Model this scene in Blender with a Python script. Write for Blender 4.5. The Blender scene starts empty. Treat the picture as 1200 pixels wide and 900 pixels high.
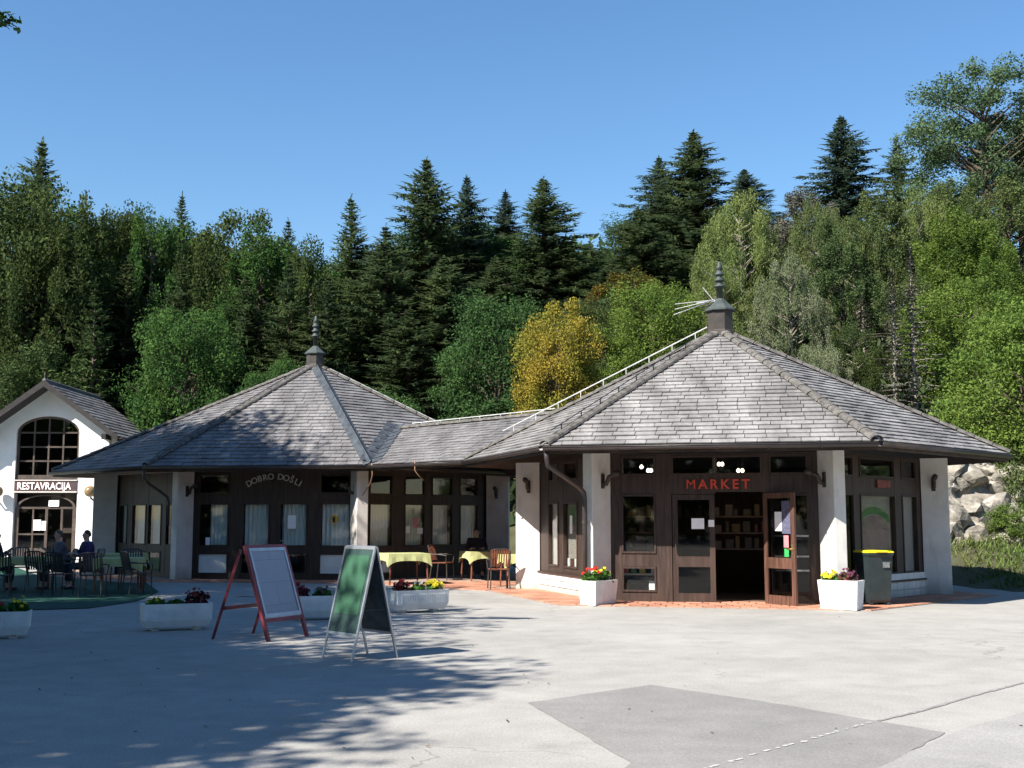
import bpy, bmesh, math, random
import numpy as np
from mathutils import Matrix, Vector, Euler
R = math.radians
random.seed(7); rng = np.random.default_rng(7)
scene = bpy.context.scene
COL = scene.collection

# ------------------------------------------------------------------ camera, sky, sun, exposure
EYE = 1.6; FPX = 1400.0; PITCH = 0.112
cd = bpy.data.cameras.new('camera'); cam = bpy.data.objects.new('camera', cd); COL.objects.link(cam)
cam.location = (0, 0, EYE); cam.rotation_euler = (math.pi/2 + PITCH, 0, 0)
cd.sensor_width = 36; cd.lens = FPX/1200*36; cd.clip_start = 0.1; cd.clip_end = 5000
scene.camera = cam
SUN_AZ, SUN_EL = 49.0, 42.0          # azimuth to the left of straight behind the camera; elevation
w = bpy.data.worlds.new('World'); scene.world = w; w.use_nodes = True
nt = w.node_tree; bg = nt.nodes['Background']
sky = nt.nodes.new('ShaderNodeTexSky'); sky.sky_type = 'NISHITA'; sky.sun_disc = False
sky.sun_elevation = R(SUN_EL); sky.sun_rotation = R(180 + SUN_AZ)
sky.altitude = 600; sky.air_density = 1.25; sky.dust_density = 0.15; sky.ozone_density = 4.0
hs_ = nt.nodes.new('ShaderNodeHueSaturation'); hs_.inputs['Saturation'].default_value = 1.15
nt.links.new(sky.outputs[0], hs_.inputs['Color']); nt.links.new(hs_.outputs[0], bg.inputs[0]); bg.inputs[1].default_value = 0.076
sd = bpy.data.lights.new('sun', 'SUN'); sd.energy = 5.0; sd.angle = R(0.53); sd.color = (1, 0.95, 0.86)
so = bpy.data.objects.new('sun', sd); COL.objects.link(so)
tos = Vector((-math.sin(R(SUN_AZ))*math.cos(R(SUN_EL)), -math.cos(R(SUN_AZ))*math.cos(R(SUN_EL)), math.sin(R(SUN_EL))))
so.rotation_euler = tos.to_track_quat('Z', 'Y').to_euler(); so.location = tos*60
scene.view_settings.view_transform = 'Standard'; scene.view_settings.look = 'None'
scene.view_settings.exposure = 1.22; scene.view_settings.gamma = 1.0
scene.cycles.max_bounces = 8; scene.cycles.transparent_max_bounces = 12

# ------------------------------------------------------------------ helpers
def ray(px, py):
    c, s = math.cos(PITCH), math.sin(PITCH); x = (px-600)/FPX; u = -(py-450)/FPX
    return Vector((x, c-u*s, s+u*c))
def at(px, py, d):                    # world point at depth y = d
    r = ray(px, py); return r*(d/r.y) + Vector((0, 0, EYE))
def tag(o, label=None, cat=None, group=None, kind=None):
    if label: o['label'] = label
    if cat: o['category'] = cat
    if group: o['group'] = group
    if kind: o['kind'] = kind
    return o
def thing(name, label, cat, loc=(0, 0, 0), rz=0.0, group=None):
    o = bpy.data.objects.new(name, None); COL.objects.link(o); o.location = loc; o.rotation_euler = (0, 0, rz)
    o.empty_display_size = 0.2
    return tag(o, label, cat, group)
def link(name, me, parent=None):
    o = bpy.data.objects.new(name, me); COL.objects.link(o)
    if parent: o.parent = parent
    return o
def copy_tree(o, parent=None):
    c = o.copy(); COL.objects.link(c)
    if parent: c.parent = parent
    for ch in o.children: copy_tree(ch, c)
    return c
I4 = Matrix.Identity(4)
class MB:
    def __init__(s, M=None): s.v = []; s.f = []; s.mi = []; s.M = M or I4; s.cm = 0
    def add(s, vs, fs, M=None):
        n = len(s.v); T = s.M @ M if M is not None else s.M
        s.v += [tuple(T @ Vector(p)) for p in vs]
        s.f += [tuple(i+n for i in f) for f in fs]; s.mi += [s.cm]*len(fs); return s
    def box(s, a, b, M=None):
        (x0, y0, z0), (x1, y1, z1) = a, b
        return s.add([(x0,y0,z0),(x1,y0,z0),(x1,y1,z0),(x0,y1,z0),(x0,y0,z1),(x1,y0,z1),(x1,y1,z1),(x0,y1,z1)],
                     [(0,3,2,1),(4,5,6,7),(0,1,5,4),(1,2,6,5),(2,3,7,6),(3,0,4,7)], M)
    def prism(s, poly, z0, z1, M=None):
        n = len(poly)
        return s.add([(x,y,z0) for x,y in poly]+[(x,y,z1) for x,y in poly],
                     [tuple(reversed(range(n))), tuple(range(n,2*n))]+[(i,(i+1)%n,n+(i+1)%n,n+i) for i in range(n)], M)
    def tube(s, pts, r, n=8, cap=True, M=None):
        pts = [Vector(p) for p in pts]; k = len(pts); rs = r if isinstance(r, (list, tuple)) else [r]*k
        vs = []; fs = []; up = None
        for i, p in enumerate(pts):
            d = (pts[min(i+1,k-1)]-pts[max(i-1,0)]).normalized()
            if up is None: up = Vector((0,0,1)) if abs(d.z) < .9 else Vector((1,0,0))
            a = d.cross(up).normalized(); b = a.cross(d).normalized(); up = b
            for j in range(n):
                t = 2*math.pi*(j+.5)/n; vs.append(p+a*math.cos(t)*rs[i]+b*math.sin(t)*rs[i])
        for i in range(k-1):
            for j in range(n): fs.append((i*n+j, i*n+(j+1)%n, (i+1)*n+(j+1)%n, (i+1)*n+j))
        if cap: fs += [tuple(reversed(range(n))), tuple(range((k-1)*n, k*n))]
        return s.add(vs, fs, M)
    def lathe(s, prof, n=12, M=None, rot=0):
        vs = [(r*math.cos(2*math.pi*j/n+rot), r*math.sin(2*math.pi*j/n+rot), z) for r, z in prof for j in range(n)]
        k = len(prof); fs = [(i*n+j, i*n+(j+1)%n, (i+1)*n+(j+1)%n, (i+1)*n+j) for i in range(k-1) for j in range(n)]
        fs += [tuple(reversed(range(n))), tuple(range((k-1)*n, k*n))]
        return s.add(vs, fs, M)
    def mesh(s, name, mats, smooth=False):
        me = bpy.data.meshes.new(name); me.from_pydata(s.v, [], s.f)
        for m in (mats if isinstance(mats, (list, tuple)) else [mats]): me.materials.append(m)
        me.polygons.foreach_set('material_index', s.mi)
        if smooth: me.polygons.foreach_set('use_smooth', [True]*len(s.f))
        me.update(); return me
    def build(s, name, mats, parent=None, smooth=False): return link(name, s.mesh(name, mats, smooth), parent)
def fan_mesh(name, quads, mat):       # quads: (N,4,3) array -> separate quads
    q = np.asarray(quads, np.float32); n = len(q); me = bpy.data.meshes.new(name)
    me.vertices.add(n*4); me.vertices.foreach_set('co', q.reshape(-1))
    me.loops.add(n*4); me.loops.foreach_set('vertex_index', np.arange(n*4, dtype=np.int32))
    me.polygons.add(n); me.polygons.foreach_set('loop_start', np.arange(0, n*4, 4, dtype=np.int32))
    me.polygons.foreach_set('loop_total', np.full(n, 4, np.int32))
    me.materials.append(mat); me.update(calc_edges=True); me.validate(); return me

# ------------------------------------------------------------------ materials
def nodes(m): m.use_nodes = True; return m.node_tree, m.node_tree.nodes['Principled BSDF']
def mat(name, c, rough=.7, var=.15, scale=6.0, bump=.0, bscale=None, metal=0.0, c2=None, spec=.3, stretch=(1,1,1), coat=0):
    m = bpy.data.materials.new(name); t, p = nodes(m); N = t.nodes; Lk = t.links.new
    tc = N.new('ShaderNodeTexCoord'); mp = N.new('ShaderNodeMapping'); mp.inputs['Scale'].default_value = stretch
    Lk(tc.outputs['Object'], mp.inputs[0])
    nz = N.new('ShaderNodeTexNoise'); nz.inputs['Scale'].default_value = scale; nz.inputs['Detail'].default_value = 6; nz.inputs['Roughness'].default_value = .6
    Lk(mp.outputs[0], nz.inputs['Vector'])
    mx = N.new('ShaderNodeMix'); mx.data_type = 'RGBA'
    lo = c2 or tuple(max(0, k*(1-2*var)) for k in c); hi = c if c2 else tuple(min(1, k*(1+2*var)) for k in c)
    mx.inputs[6].default_value = (*lo, 1); mx.inputs[7].default_value = (*hi, 1)
    rp = N.new('ShaderNodeMapRange'); rp.inputs[1].default_value = .3; rp.inputs[2].default_value = .7
    Lk(nz.outputs[0], rp.inputs[0]); Lk(rp.outputs[0], mx.inputs[0]); Lk(mx.outputs[2], p.inputs['Base Color'])
    p.inputs['Roughness'].default_value = rough; p.inputs['Metallic'].default_value = metal; p.inputs['Specular IOR Level'].default_value = spec
    if bump:
        b = N.new('ShaderNodeBump'); b.inputs['Strength'].default_value = bump; b.inputs['Distance'].default_value = .02
        n2 = N.new('ShaderNodeTexNoise'); n2.inputs['Scale'].default_value = bscale or scale*6; n2.inputs['Detail'].default_value = 8
        Lk(mp.outputs[0], n2.inputs['Vector']); Lk(n2.outputs[0], b.inputs['Height']); Lk(b.outputs[0], p.inputs['Normal'])
    return m
def slate_mat(name, c, obj, stain=.6):
    m = bpy.data.materials.new(name); t, p = nodes(m); N = t.nodes; Lk = t.links.new
    if obj: rnd = N.new('ShaderNodeObjectInfo').outputs['Random']
    else: rnd = N.new('ShaderNodeNewGeometry').outputs['Random Per Island']
    geo = N.new('ShaderNodeNewGeometry')
    n1 = N.new('ShaderNodeTexNoise'); n1.inputs['Scale'].default_value = .9; n1.inputs['Detail'].default_value = 5
    mp = N.new('ShaderNodeMapping'); mp.inputs['Scale'].default_value = (2.2, .55, .4); Lk(geo.outputs['Position'], mp.inputs[0]); Lk(mp.outputs[0], n1.inputs['Vector'])
    n2 = N.new('ShaderNodeTexNoise'); n2.inputs['Scale'].default_value = 14; n2.inputs['Detail'].default_value = 6; Lk(geo.outputs['Position'], n2.inputs['Vector'])
    def mr(sock, a, b, c_, d):
        r = N.new('ShaderNodeMapRange'); r.inputs[1].default_value = a; r.inputs[2].default_value = b; r.inputs[3].default_value = c_; r.inputs[4].default_value = d
        Lk(sock, r.inputs[0]); return r.outputs[0]
    def mul(a, b):
        k = N.new('ShaderNodeMath'); k.operation = 'MULTIPLY'; Lk(a, k.inputs[0]); Lk(b, k.inputs[1]); return k.outputs[0]
    k = mul(mul(mr(rnd, 0, 1, .86, 1.14), mr(n1.outputs[0], .35, .65, 1-stain*.6, 1.12)), mr(n2.outputs[0], .3, .7, .82, 1.15))
    vm = N.new('ShaderNodeVectorMath'); vm.operation = 'SCALE'; vm.inputs[0].default_value = c; Lk(k, vm.inputs['Scale'])
    Lk(vm.outputs[0], p.inputs['Base Color']); p.inputs['Roughness'].default_value = .75; p.inputs['Specular IOR Level'].default_value = .25
    b = N.new('ShaderNodeBump'); b.inputs['Strength'].default_value = .35; b.inputs['Distance'].default_value = .01; Lk(n2.outputs[0], b.inputs['Height']); Lk(b.outputs[0], p.inputs['Normal'])
    return m
def glass_mat(name, tint=(.75,.78,.76), rough=.03, amount=.5):
    m = bpy.data.materials.new(name); m.use_nodes = True; t = m.node_tree; N = t.nodes; Lk = t.links.new
    N.remove(N['Principled BSDF']); out = N['Material Output']
    tr = N.new('ShaderNodeBsdfTransparent'); tr.inputs[0].default_value = (*tint, 1)
    gl = N.new('ShaderNodeBsdfGlossy'); gl.inputs['Roughness'].default_value = rough; gl.inputs['Color'].default_value = (.9,.9,.9,1)
    fr = N.new('ShaderNodeLayerWeight'); fr.inputs[0].default_value = .5; pw = N.new('ShaderNodeMath'); pw.operation = 'POWER'; pw.inputs[1].default_value = 4.5; Lk(fr.outputs['Facing'], pw.inputs[0])
    ad = N.new('ShaderNodeMath'); ad.operation = 'MULTIPLY_ADD'; ad.inputs[1].default_value = .8; ad.inputs[2].default_value = .035; Lk(pw.outputs[0], ad.inputs[0])
    mx = N.new('ShaderNodeMixShader'); Lk(ad.outputs[0], mx.inputs[0]); Lk(tr.outputs[0], mx.inputs[1]); Lk(gl.outputs[0], mx.inputs[2])
    Lk(mx.outputs[0], out.inputs[0]); return m
def leaf_mat(name, c, trans=.3, var=.35, c2=None):
    m = bpy.data.materials.new(name); m.use_nodes = True; t = m.node_tree; N = t.nodes; Lk = t.links.new
    N.remove(N['Principled BSDF']); out = N['Material Output']
    geo = N.new('ShaderNodeNewGeometry'); oi = N.new('ShaderNodeObjectInfo')
    mx = N.new('ShaderNodeMix'); mx.data_type = 'RGBA'
    a = c2 or (c[0]*.8, c[1]*.9, c[2]*1.0); mx.inputs[6].default_value = (*a, 1); mx.inputs[7].default_value = (*c, 1)
    nz = N.new('ShaderNodeTexNoise'); nz.inputs['Scale'].default_value = .55; nz.inputs['Detail'].default_value = 3; Lk(geo.outputs['Position'], nz.inputs['Vector'])
    mr = N.new('ShaderNodeMapRange'); mr.inputs[1].default_value = .35; mr.inputs[2].default_value = .65; Lk(nz.outputs[0], mr.inputs[0]); Lk(mr.outputs[0], mx.inputs[0])
    r1 = N.new('ShaderNodeMapRange'); r1.inputs[3].default_value = 1-var; r1.inputs[4].default_value = 1+var; Lk(geo.outputs['Random Per Island'], r1.inputs[0])
    r2 = N.new('ShaderNodeMapRange'); r2.inputs[3].default_value = .85; r2.inputs[4].default_value = 1.15; Lk(oi.outputs['Random'], r2.inputs[0])
    mu = N.new('ShaderNodeMath'); mu.operation = 'MULTIPLY'; Lk(r1.outputs[0], mu.inputs[0]); Lk(r2.outputs[0], mu.inputs[1])
    sc = N.new('ShaderNodeVectorMath'); sc.operation = 'SCALE'; Lk(mx.outputs[2], sc.inputs[0]); Lk(mu.outputs[0], sc.inputs['Scale'])
    d = N.new('ShaderNodeBsdfDiffuse'); tl = N.new('ShaderNodeBsdfTranslucent'); Lk(sc.outputs[0], d.inputs[0]); Lk(sc.outputs[0], tl.inputs[0])
    ms = N.new('ShaderNodeMixShader'); ms.inputs[0].default_value = trans; Lk(d.outputs[0], ms.inputs[1]); Lk(tl.outputs[0], ms.inputs[2])
    Lk(ms.outputs[0], out.inputs[0]); return m
def emit_mat(name, c, s):
    m = bpy.data.materials.new(name); t, p = nodes(m); p.inputs['Base Color'].default_value = (*c, 1)
    p.inputs['Emission Color'].default_value = (*c, 1); p.inputs['Emission Strength'].default_value = s; return m

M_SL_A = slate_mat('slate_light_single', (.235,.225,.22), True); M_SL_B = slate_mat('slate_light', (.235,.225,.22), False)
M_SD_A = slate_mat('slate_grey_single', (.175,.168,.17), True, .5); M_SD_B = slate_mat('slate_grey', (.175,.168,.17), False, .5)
M_WOOD = mat('dark_wood', (.044,.027,.021), .5, .25, 3, .25, 30, stretch=(6,6,.6), spec=.35)
M_WOODH = mat('dark_wood_soffit', (.05,.032,.024), .6, .25, 3, .2, 30)
M_DOOR = mat('red_brown_wood', (.105,.052,.037), .5, .25, 3, .2, 30, stretch=(6,6,.6))
M_PLAST = mat('white_plaster', (.63,.615,.58), .85, .05, 2.5, .25, 40)
def add_dirt(m):
    t = m.node_tree; p = t.nodes['Principled BSDF']; N = t.nodes; Lk = t.links.new; old = p.inputs['Base Color'].links[0].from_socket
    geo = N.new('ShaderNodeNewGeometry'); sx = N.new('ShaderNodeSeparateXYZ'); Lk(geo.outputs['Position'], sx.inputs[0])
    nz = N.new('ShaderNodeTexNoise'); nz.inputs['Scale'].default_value = 5; nz.inputs['Detail'].default_value = 7; mp = N.new('ShaderNodeMapping'); mp.inputs['Scale'].default_value = (1.4,1.4,.35); Lk(geo.outputs['Position'], mp.inputs[0]); Lk(mp.outputs[0], nz.inputs['Vector'])
    a = N.new('ShaderNodeMath'); a.operation = 'MULTIPLY_ADD'; a.inputs[1].default_value = -.55; Lk(nz.outputs[0], a.inputs[0]); Lk(sx.outputs['Z'], a.inputs[2])
    r = N.new('ShaderNodeMapRange'); r.inputs[1].default_value = -.30; r.inputs[2].default_value = .12; r.inputs[3].default_value = .8; r.inputs[4].default_value = 0; Lk(a.outputs[0], r.inputs[0])
    r2 = N.new('ShaderNodeMapRange'); r2.inputs[1].default_value = .56; r2.inputs[2].default_value = .75; r2.inputs[3].default_value = 0; r2.inputs[4].default_value = .30; Lk(nz.outputs[0], r2.inputs[0])
    mx_ = N.new('ShaderNodeMath'); mx_.operation = 'MAXIMUM'; Lk(r.outputs[0], mx_.inputs[0]); Lk(r2.outputs[0], mx_.inputs[1])
    x = N.new('ShaderNodeMix'); x.data_type = 'RGBA'; x.inputs[7].default_value = (.30,.26,.21,1); Lk(mx_.outputs[0], x.inputs[0]); Lk(old, x.inputs[6]); Lk(x.outputs[2], p.inputs['Base Color']); return m
add_dirt(M_PLAST)
M_PLASTP = mat('pinkish_plaster', (.60,.55,.51), .85, .06, 2.5, .25, 40)  # dining pavilion piers: pinker and slightly darker than the white plaster
add_dirt(M_PLASTP)
M_BLOCK = mat('white_painted_block', (.74,.73,.70), .8, .05, 3, .3, 30)
add_dirt(M_BLOCK)
M_ZINC = mat('zinc_sheet', (.052,.060,.070), .6, .25, 5, .1, 12)
M_COPPER = mat('weathered_copper', (.070,.085,.083), .6, .2, 6, .1, 12, c2=(.04,.048,.046))
M_BRMET = mat('brown_metal', (.050,.042,.037), .5, .15, 4)
M_GUTTER = mat('dark_gutter', (.045,.036,.034), .4, .15, 4, spec=.5)
M_HIP = mat('mossy_ridge_stone', (.105,.098,.09), .9, .3, 8, .5, 30)
M_RAIL = mat('galvanised_rail', (.45,.45,.44), .55, .1, 6)
M_GLASS = glass_mat('window_glass', (.9,.92,.91)); M_GLASSD = glass_mat('dark_glass', (.45,.46,.46))
M_CURT = mat('net_curtain', (.80,.80,.77), .9, .06, 5, stretch=(8,8,.3))
M_WHITEP = mat('white_panel', (.72,.72,.70), .5, .05, 2)
M_PAPER = mat('white_paper', (.85,.85,.86), .7, .03, 4)
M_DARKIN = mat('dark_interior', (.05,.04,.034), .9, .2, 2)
M_BROWNF = mat('interior_floor', (.12,.08,.06), .5, .2, 3)
M_RED = mat('red_letters', (.60,.07,.035), .5, .05, 4)
M_GREYL = mat('grey_letters', (.55,.52,.48), .5, .05, 4)
M_TILE = mat('terracotta_tile', (.42,.19,.125), .75, .2, 5, .2, 30)
M_IRON = mat('dark_iron', (.02,.02,.024), .45, .1, 6, spec=.5)
M_CONC = mat('white_concrete', (.70,.70,.68), .85, .06, 5, .35, 50)
M_SOIL = mat('soil', (.05,.035,.025), .95, .3, 20)

# ------------------------------------------------------------------ roofs made of slates
def clip(poly, planes):
    for (a, b, c) in planes:           # keep a*x+b*y+c >= 0
        out = []
        for i in range(len(poly)):
            p, q = poly[i], poly[(i+1) % len(poly)]
            dp, dq = a*p[0]+b*p[1]+c, a*q[0]+b*q[1]+c
            if dp >= 0: out.append(p)
            if dp*dq < 0: t = dp/(dp-dq); out.append((p[0]+(q[0]-p[0])*t, p[1]+(q[1]-p[1])*t))
        poly = out
        if len(poly) < 3: return []
    return poly
def slate_face(P0, P1, top, sw, ex_, cands, cut=None):
    # P0,P1 eave corners (local), top: list of upper corners; appends slates to cands
    P0, P1 = Vector(P0), Vector(P1); top = [Vector(t) for t in top]
    ex = (P1-P0).normalized(); d = top[0]-P0; n = ex.cross(d).normalized()
    if n.z < 0: n = -n
    es = n.cross(ex).normalized(); F = Matrix((ex, es, n)).transposed().to_4x4(); F.translation = P0
    pts = [(0,0), ((P1-P0).length, 0)] + [((t-P0).dot(ex), (t-P0).dot(es)) for t in top]
    planes = []
    for i in range(len(pts)):
        p, q = pts[i], pts[(i+1) % len(pts)]; nx, ny = -(q[1]-p[1]), q[0]-p[0]; l = math.hypot(nx, ny)
        if l < 1e-6: continue
        off = .04 if i == 0 else -.004
        planes.append((nx/l, ny/l, -(nx*p[0]+ny*p[1])/l + off))
    smax = max(p[1] for p in pts); xmin = min(p[0] for p in pts); xmax = max(p[0] for p in pts); r = 0; s = -.03
    while s < smax:
        x = xmin - sw + (r % 2)*sw*.5 + random.uniform(-.04, .04)
        while x < xmax:
            wd = sw*random.choice((1, 1, 1, .86, 1.1)); g = .006
            rect = [(x+g, s), (x+wd-g, s), (x+wd-g, s+ex_*1.2), (x+g, s+ex_*1.2)]
            c = clip(rect, planes)
            if len(c) >= 3:
                full = len(c) == 4 and all(abs(c[i][0]-rect[i][0])+abs(c[i][1]-rect[i][1]) < 1e-5 for i in range(4))
                cands.append((F, x+g, s, wd-2*g, ex_*1.2, None if full else c))
            x += wd
        r += 1; s += ex_
def slab(mb, F, poly, s0, ln, th):
    lift = lambda y: .012 + .030*(1-(y-s0)/ln)
    jit = random.uniform(-.004, .006)
    n = len(poly); top = [(x, y, lift(y)+jit) for x, y in poly]; bot = [(x, y, lift(y)-th+jit) for x, y in poly]
    mb.add(bot+top, [tuple(range(n, 2*n))]+[(i,(i+1)%n,n+(i+1)%n,n+i) for i in range(n)], F)
def lay_slates(root, cands, limit, mA, mB):
    base = MB(); slab(base, I4, [(0,0),(1,0),(1,1),(0,1)], 0, 1, .022); me = base.mesh('slate', mA)
    rest = MB()
    for i, (F, x, s, wd, ln, c) in enumerate(cands):
        if i < limit:
            if c is None:
                o = link('slate', me, root); o.matrix_local = F @ Matrix.Translation((x, s, random.uniform(-.004,.006))) @ Matrix.Rotation(random.uniform(-.006,.006), 4, 'Z') @ Matrix.Diagonal((wd, ln, 1, 1))
            else:
                m = MB(); slab(m, F, c, s, ln, .022); m.build('slate', mA, root)
        else: slab(rest, F, c or [(x,s),(x+wd,s),(x+wd,s+ln),(x,s+ln)], s, ln, .022)
    if rest.f: tag(rest.build('slate_covering', mB, root), kind='stuff')

# ------------------------------------------------------------------ facade bays
def bay_frame(a, b):
    a, b = Vector((a[0], a[1], 0)), Vector((b[0], b[1], 0)); ex = (b-a).normalized(); ey = Vector((-ex.y, ex.x, 0))
    F = Matrix((ex, ey, Vector((0,0,1)))).transposed().to_4x4(); F.translation = a; return F, (b-a).length
def ring(mb, u0, u1, z0, z1, t, y0, y1):
    mb.box((u0,y0,z0),(u0+t,y1,z1)); mb.box((u1-t,y0,z0),(u1,y1,z1))
    mb.box((u0+t,y0+.002,z0),(u1-t,y1-.002,z0+t)); mb.box((u0+t,y0+.002,z1-t),(u1-t,y1-.002,z1))
def curtain_mesh(F, u0, u1, z0, z1, y, amp=.025, wl=.11):
    m = MB(F); n = max(8, int((u1-u0)/.02)); ph = random.uniform(0, 6)
    xs = [u0+(u1-u0)*i/n for i in range(n+1)]
    yy = [y+amp*math.sin(ph+2*math.pi*(x-u0)/wl+.6*math.sin(9*x)) for x in xs]
    m.add([(x,b,z0) for x,b in zip(xs,yy)]+[(x,b,z1) for x,b in zip(xs,yy)], [(i,i+1,n+2+i,n+1+i) for i in range(n)]); return m
def bay(root, a, b, cols, zt, z_base=0.0, wood=None, t=.12):
    wood = wood or M_WOOD; F, W = bay_frame(a, b); mb = MB(F); u = 0.0; jobs = []
    for (u0, u1, cells) in cols:
        if u0-u > .004: mb.box((u, 0, z_base), (u0, t, zt))
        z = z_base
        for (z0, z1, kind) in cells:
            if z0-z > .004: mb.box((u0, .006, z), (u1, t-.006, z0))
            jobs.append((u0, u1, z0, z1, kind)); z = z1
        if zt-z > .004: mb.box((u0, .006, z), (u1, t-.006, zt))
        u = u1
    if W-u > .004: mb.box((u, 0, z_base), (W, t, zt))
    mb.build('timber_frame', wood, root)
    for (u0, u1, z0, z1, kind) in jobs:
        if kind == 'open': continue
        k = kind.split('+')
        nm = 'transom_window' if 'transom' in k else 'window'
        m = MB(F); ring(m, u0+.003, u1-.003, z0+.003, z1-.003, .035, -.018, .075); wn = m.build(nm, wood, root)
        p = MB(F); p.box((u0+.036,.03,z0+.036),(u1-.036,.038,z1-.036))
        p.build('pane', M_WHITEP if 'white' in k else (M_GLASSD if 'dark' in k else M_GLASS), wn)
        if 'curtain' in k: curtain_mesh(F, u0+.04, u1-.04, z0+.04, z1+.02, .16).build('curtain', M_CURT, wn)
        if 'half' in k: curtain_mesh(F, u0+.04+(u1-u0)*.28, u1-.04, z0+.04, z1+.02, .16).build('curtain', M_CURT, wn)
        if 'blind' in k: q = MB(F); q.box((u0+.04,.10,z0+.04),(u1-.04,.11,z1-.04)); q.build('blind', M_BLIND, wn)
    return F, W
M_BLIND = mat('pale_blind', (.36,.32,.29), .9, .08, 2)
def knee_wall(root, a, b, h, y0=-.03):
    F, W = bay_frame(a, b); m = MB(F); m.box((0,y0+.028,0),(W,.14,h-.004)); kw = m.build('knee_wall', M_BLOCK, root)
    z = 0; r = 0; ch = h/3 if h > .36 else h/2
    while r < 3:
        x = 0 if r % 2 == 0 else -.25
        while x < W:
            xa, xb = max(0, x)+.004, min(W, x+.5)-.006
            if xb-xa > .05: q = MB(F); d = random.uniform(-.004,.004); q.box((xa,y0-.006+d,z+.008),(xb,y0+.03,z+ch-.008)); q.build('block', M_BLOCK, kw)
            x += .5
        r += 1; z += ch
    s = MB(F); s.box((-.0,y0-.04,h),(W,.15,h+.035)); s.build('sill', M_WOOD, root)
def board_wall(root, a, b, zt):
    F, W = bay_frame(a, b); m = MB(F); m.box((0,.03,0),(W,.10,zt)); wl = m.build('back_wall', M_WOOD, root)
def text_mesh(s, size, bold=0.0, ext=.012, shear=0.0):
    cu = bpy.data.curves.new('lettering', 'FONT'); cu.body = s; cu.size = size; cu.extrude = ext; cu.offset = bold; cu.align_x = 'CENTER'; cu.resolution_u = 4; cu.shear = shear
    o = bpy.data.objects.new('lettering', cu); COL.objects.link(o); bpy.context.view_layer.update()
    dg = bpy.context.evaluated_depsgraph_get(); me = bpy.data.meshes.new_from_object(o.evaluated_get(dg)); me.name = 'lettering'
    bpy.data.objects.remove(o); bpy.data.curves.remove(cu); return me
def text_matrix(F, u, y, z, rot=0):    # text plane: x along facade, y up, facing outward (-y)
    return F @ Matrix.Translation((u, y, z)) @ Matrix.Rotation(math.pi/2, 4, 'X') @ Matrix.Rotation(rot, 4, 'Z')

def hexv(r, i): a = R(-90 + (-90, -30, 30, 90, 150, 210)[i]); return (r*math.cos(a), r*math.sin(a))
def pier(root, p_out, p_in, w_, h, m):
    po, pi = Vector((*p_out,0)), Vector((*p_in,0)); F, L = bay_frame(pi, po); b = MB(F)
    q = .012; b.prism([(0,-w_/2),(L-q,-w_/2),(L,-w_/2+q),(L,w_/2-q),(L-q,w_/2),(0,w_/2)], 0, h)
    return b.build('pier', m, root), F, L
def wall_lamp(root, F, L, w_, side, z=2.35):
    # iron bracket on the side face of a pier with a bent arm and a tubular shade
    y = side*w_/2; d = side; u = L*.45
    b = MB(F); b.box((u-.04, min(y,y+.03*d), z-.18),(u+.04, max(y,y+.03*d), z+.1)); lp = b.build('wall_lamp', M_BRMET, root)
    a = MB(F); a.tube([(u,y+.02*d,z-.10),(u,y+.10*d,z-.09),(u,y+.14*d,z-.02),(u,y+.16*d,z+.04),(u,y+.30*d,z+.09)], [.045,.045,.045,.04,.035], 8); a.build('lamp_arm', M_BRMET, lp, True)
    s = MB(F); s.tube([(u,y+.27*d,z+.075),(u,y+.33*d,z+.10),(u,y+.40*d,z+.115)], [.05,.06,.055], 10); s.build('lamp_shade', M_BRMET, lp, True)
def hip_line(root, e, apex, kind, lift=.05):
    e, apex = Vector(e), Vector(apex); d = apex-e; L = d.length; d.normalize(); n = int(L/.38)
    side = d.cross(Vector((0,0,1))).normalized(); up = side.cross(d).normalized()
    F = Matrix((d, side, up)).transposed().to_4x4()
    if kind == 'tiles':
        for i in range(n):
            s0 = L*i/n; p = e+d*s0+up*(lift-.02); ln = L/n*1.04; m = MB(); vs = []; K = 6
            for (x, r) in ((0,.115),(ln,.095)):
                for rr in (r, r-.022):
                    for k in range(K+1): t = math.pi*k/K; vs.append((x, math.cos(t)*rr*1.15, math.sin(t)*rr*.75))
            q = K+1; fs = []
            for k in range(K): fs += [(k, k+1, 2*q+k+1, 2*q+k), (q+k+1, q+k, 3*q+k, 3*q+k+1), (k+1, k, q+k, q+k+1), (2*q+k,2*q+k+1,3*q+k+1,3*q+k)]
            T = F.copy(); T.translation = p; m.add(vs, fs, T @ Matrix.Rotation(random.uniform(-.02,.02), 4, 'Z')); m.build('hip_tile', M_HIP, root)
    else:
        T = F.copy(); T.translation = e+up*lift; m = MB(T)
        m.add([(0,-.17,-.05),(0,0,.03),(0,.17,-.05),(L,-.17,-.05),(L,0,.03),(L,.17,-.05)], [(0,1,4,3),(1,2,5,4),(0,2,1),(3,4,5)])
        m.tube([(0,0,.035),(L,0,.035)], .03, 6); m.build('hip_flashing', M_ZINC, root)
def rod_rail(root, pts, h, n, m=None, r=.018, name='lightning_rail', post_r=.012, up=Vector((0,0,1))):
    pts = [Vector(p) for p in pts]; b = MB(); b.tube([p+up*h for p in pts], r, 6); ra = b.build(name, m or M_RAIL, root)
    L = (pts[-1]-pts[0])
    for i in range(n):
        p = pts[0]+L*((i+.5)/n); q = MB(); q.tube([p+up*.02, p+up*h], post_r, 5); q.tube([p+up*.03-L.normalized()*.1, p+up*.03+L.normalized()*.1], post_r*1.4, 5); q.build('rail_post', m or M_RAIL, ra)

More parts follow.
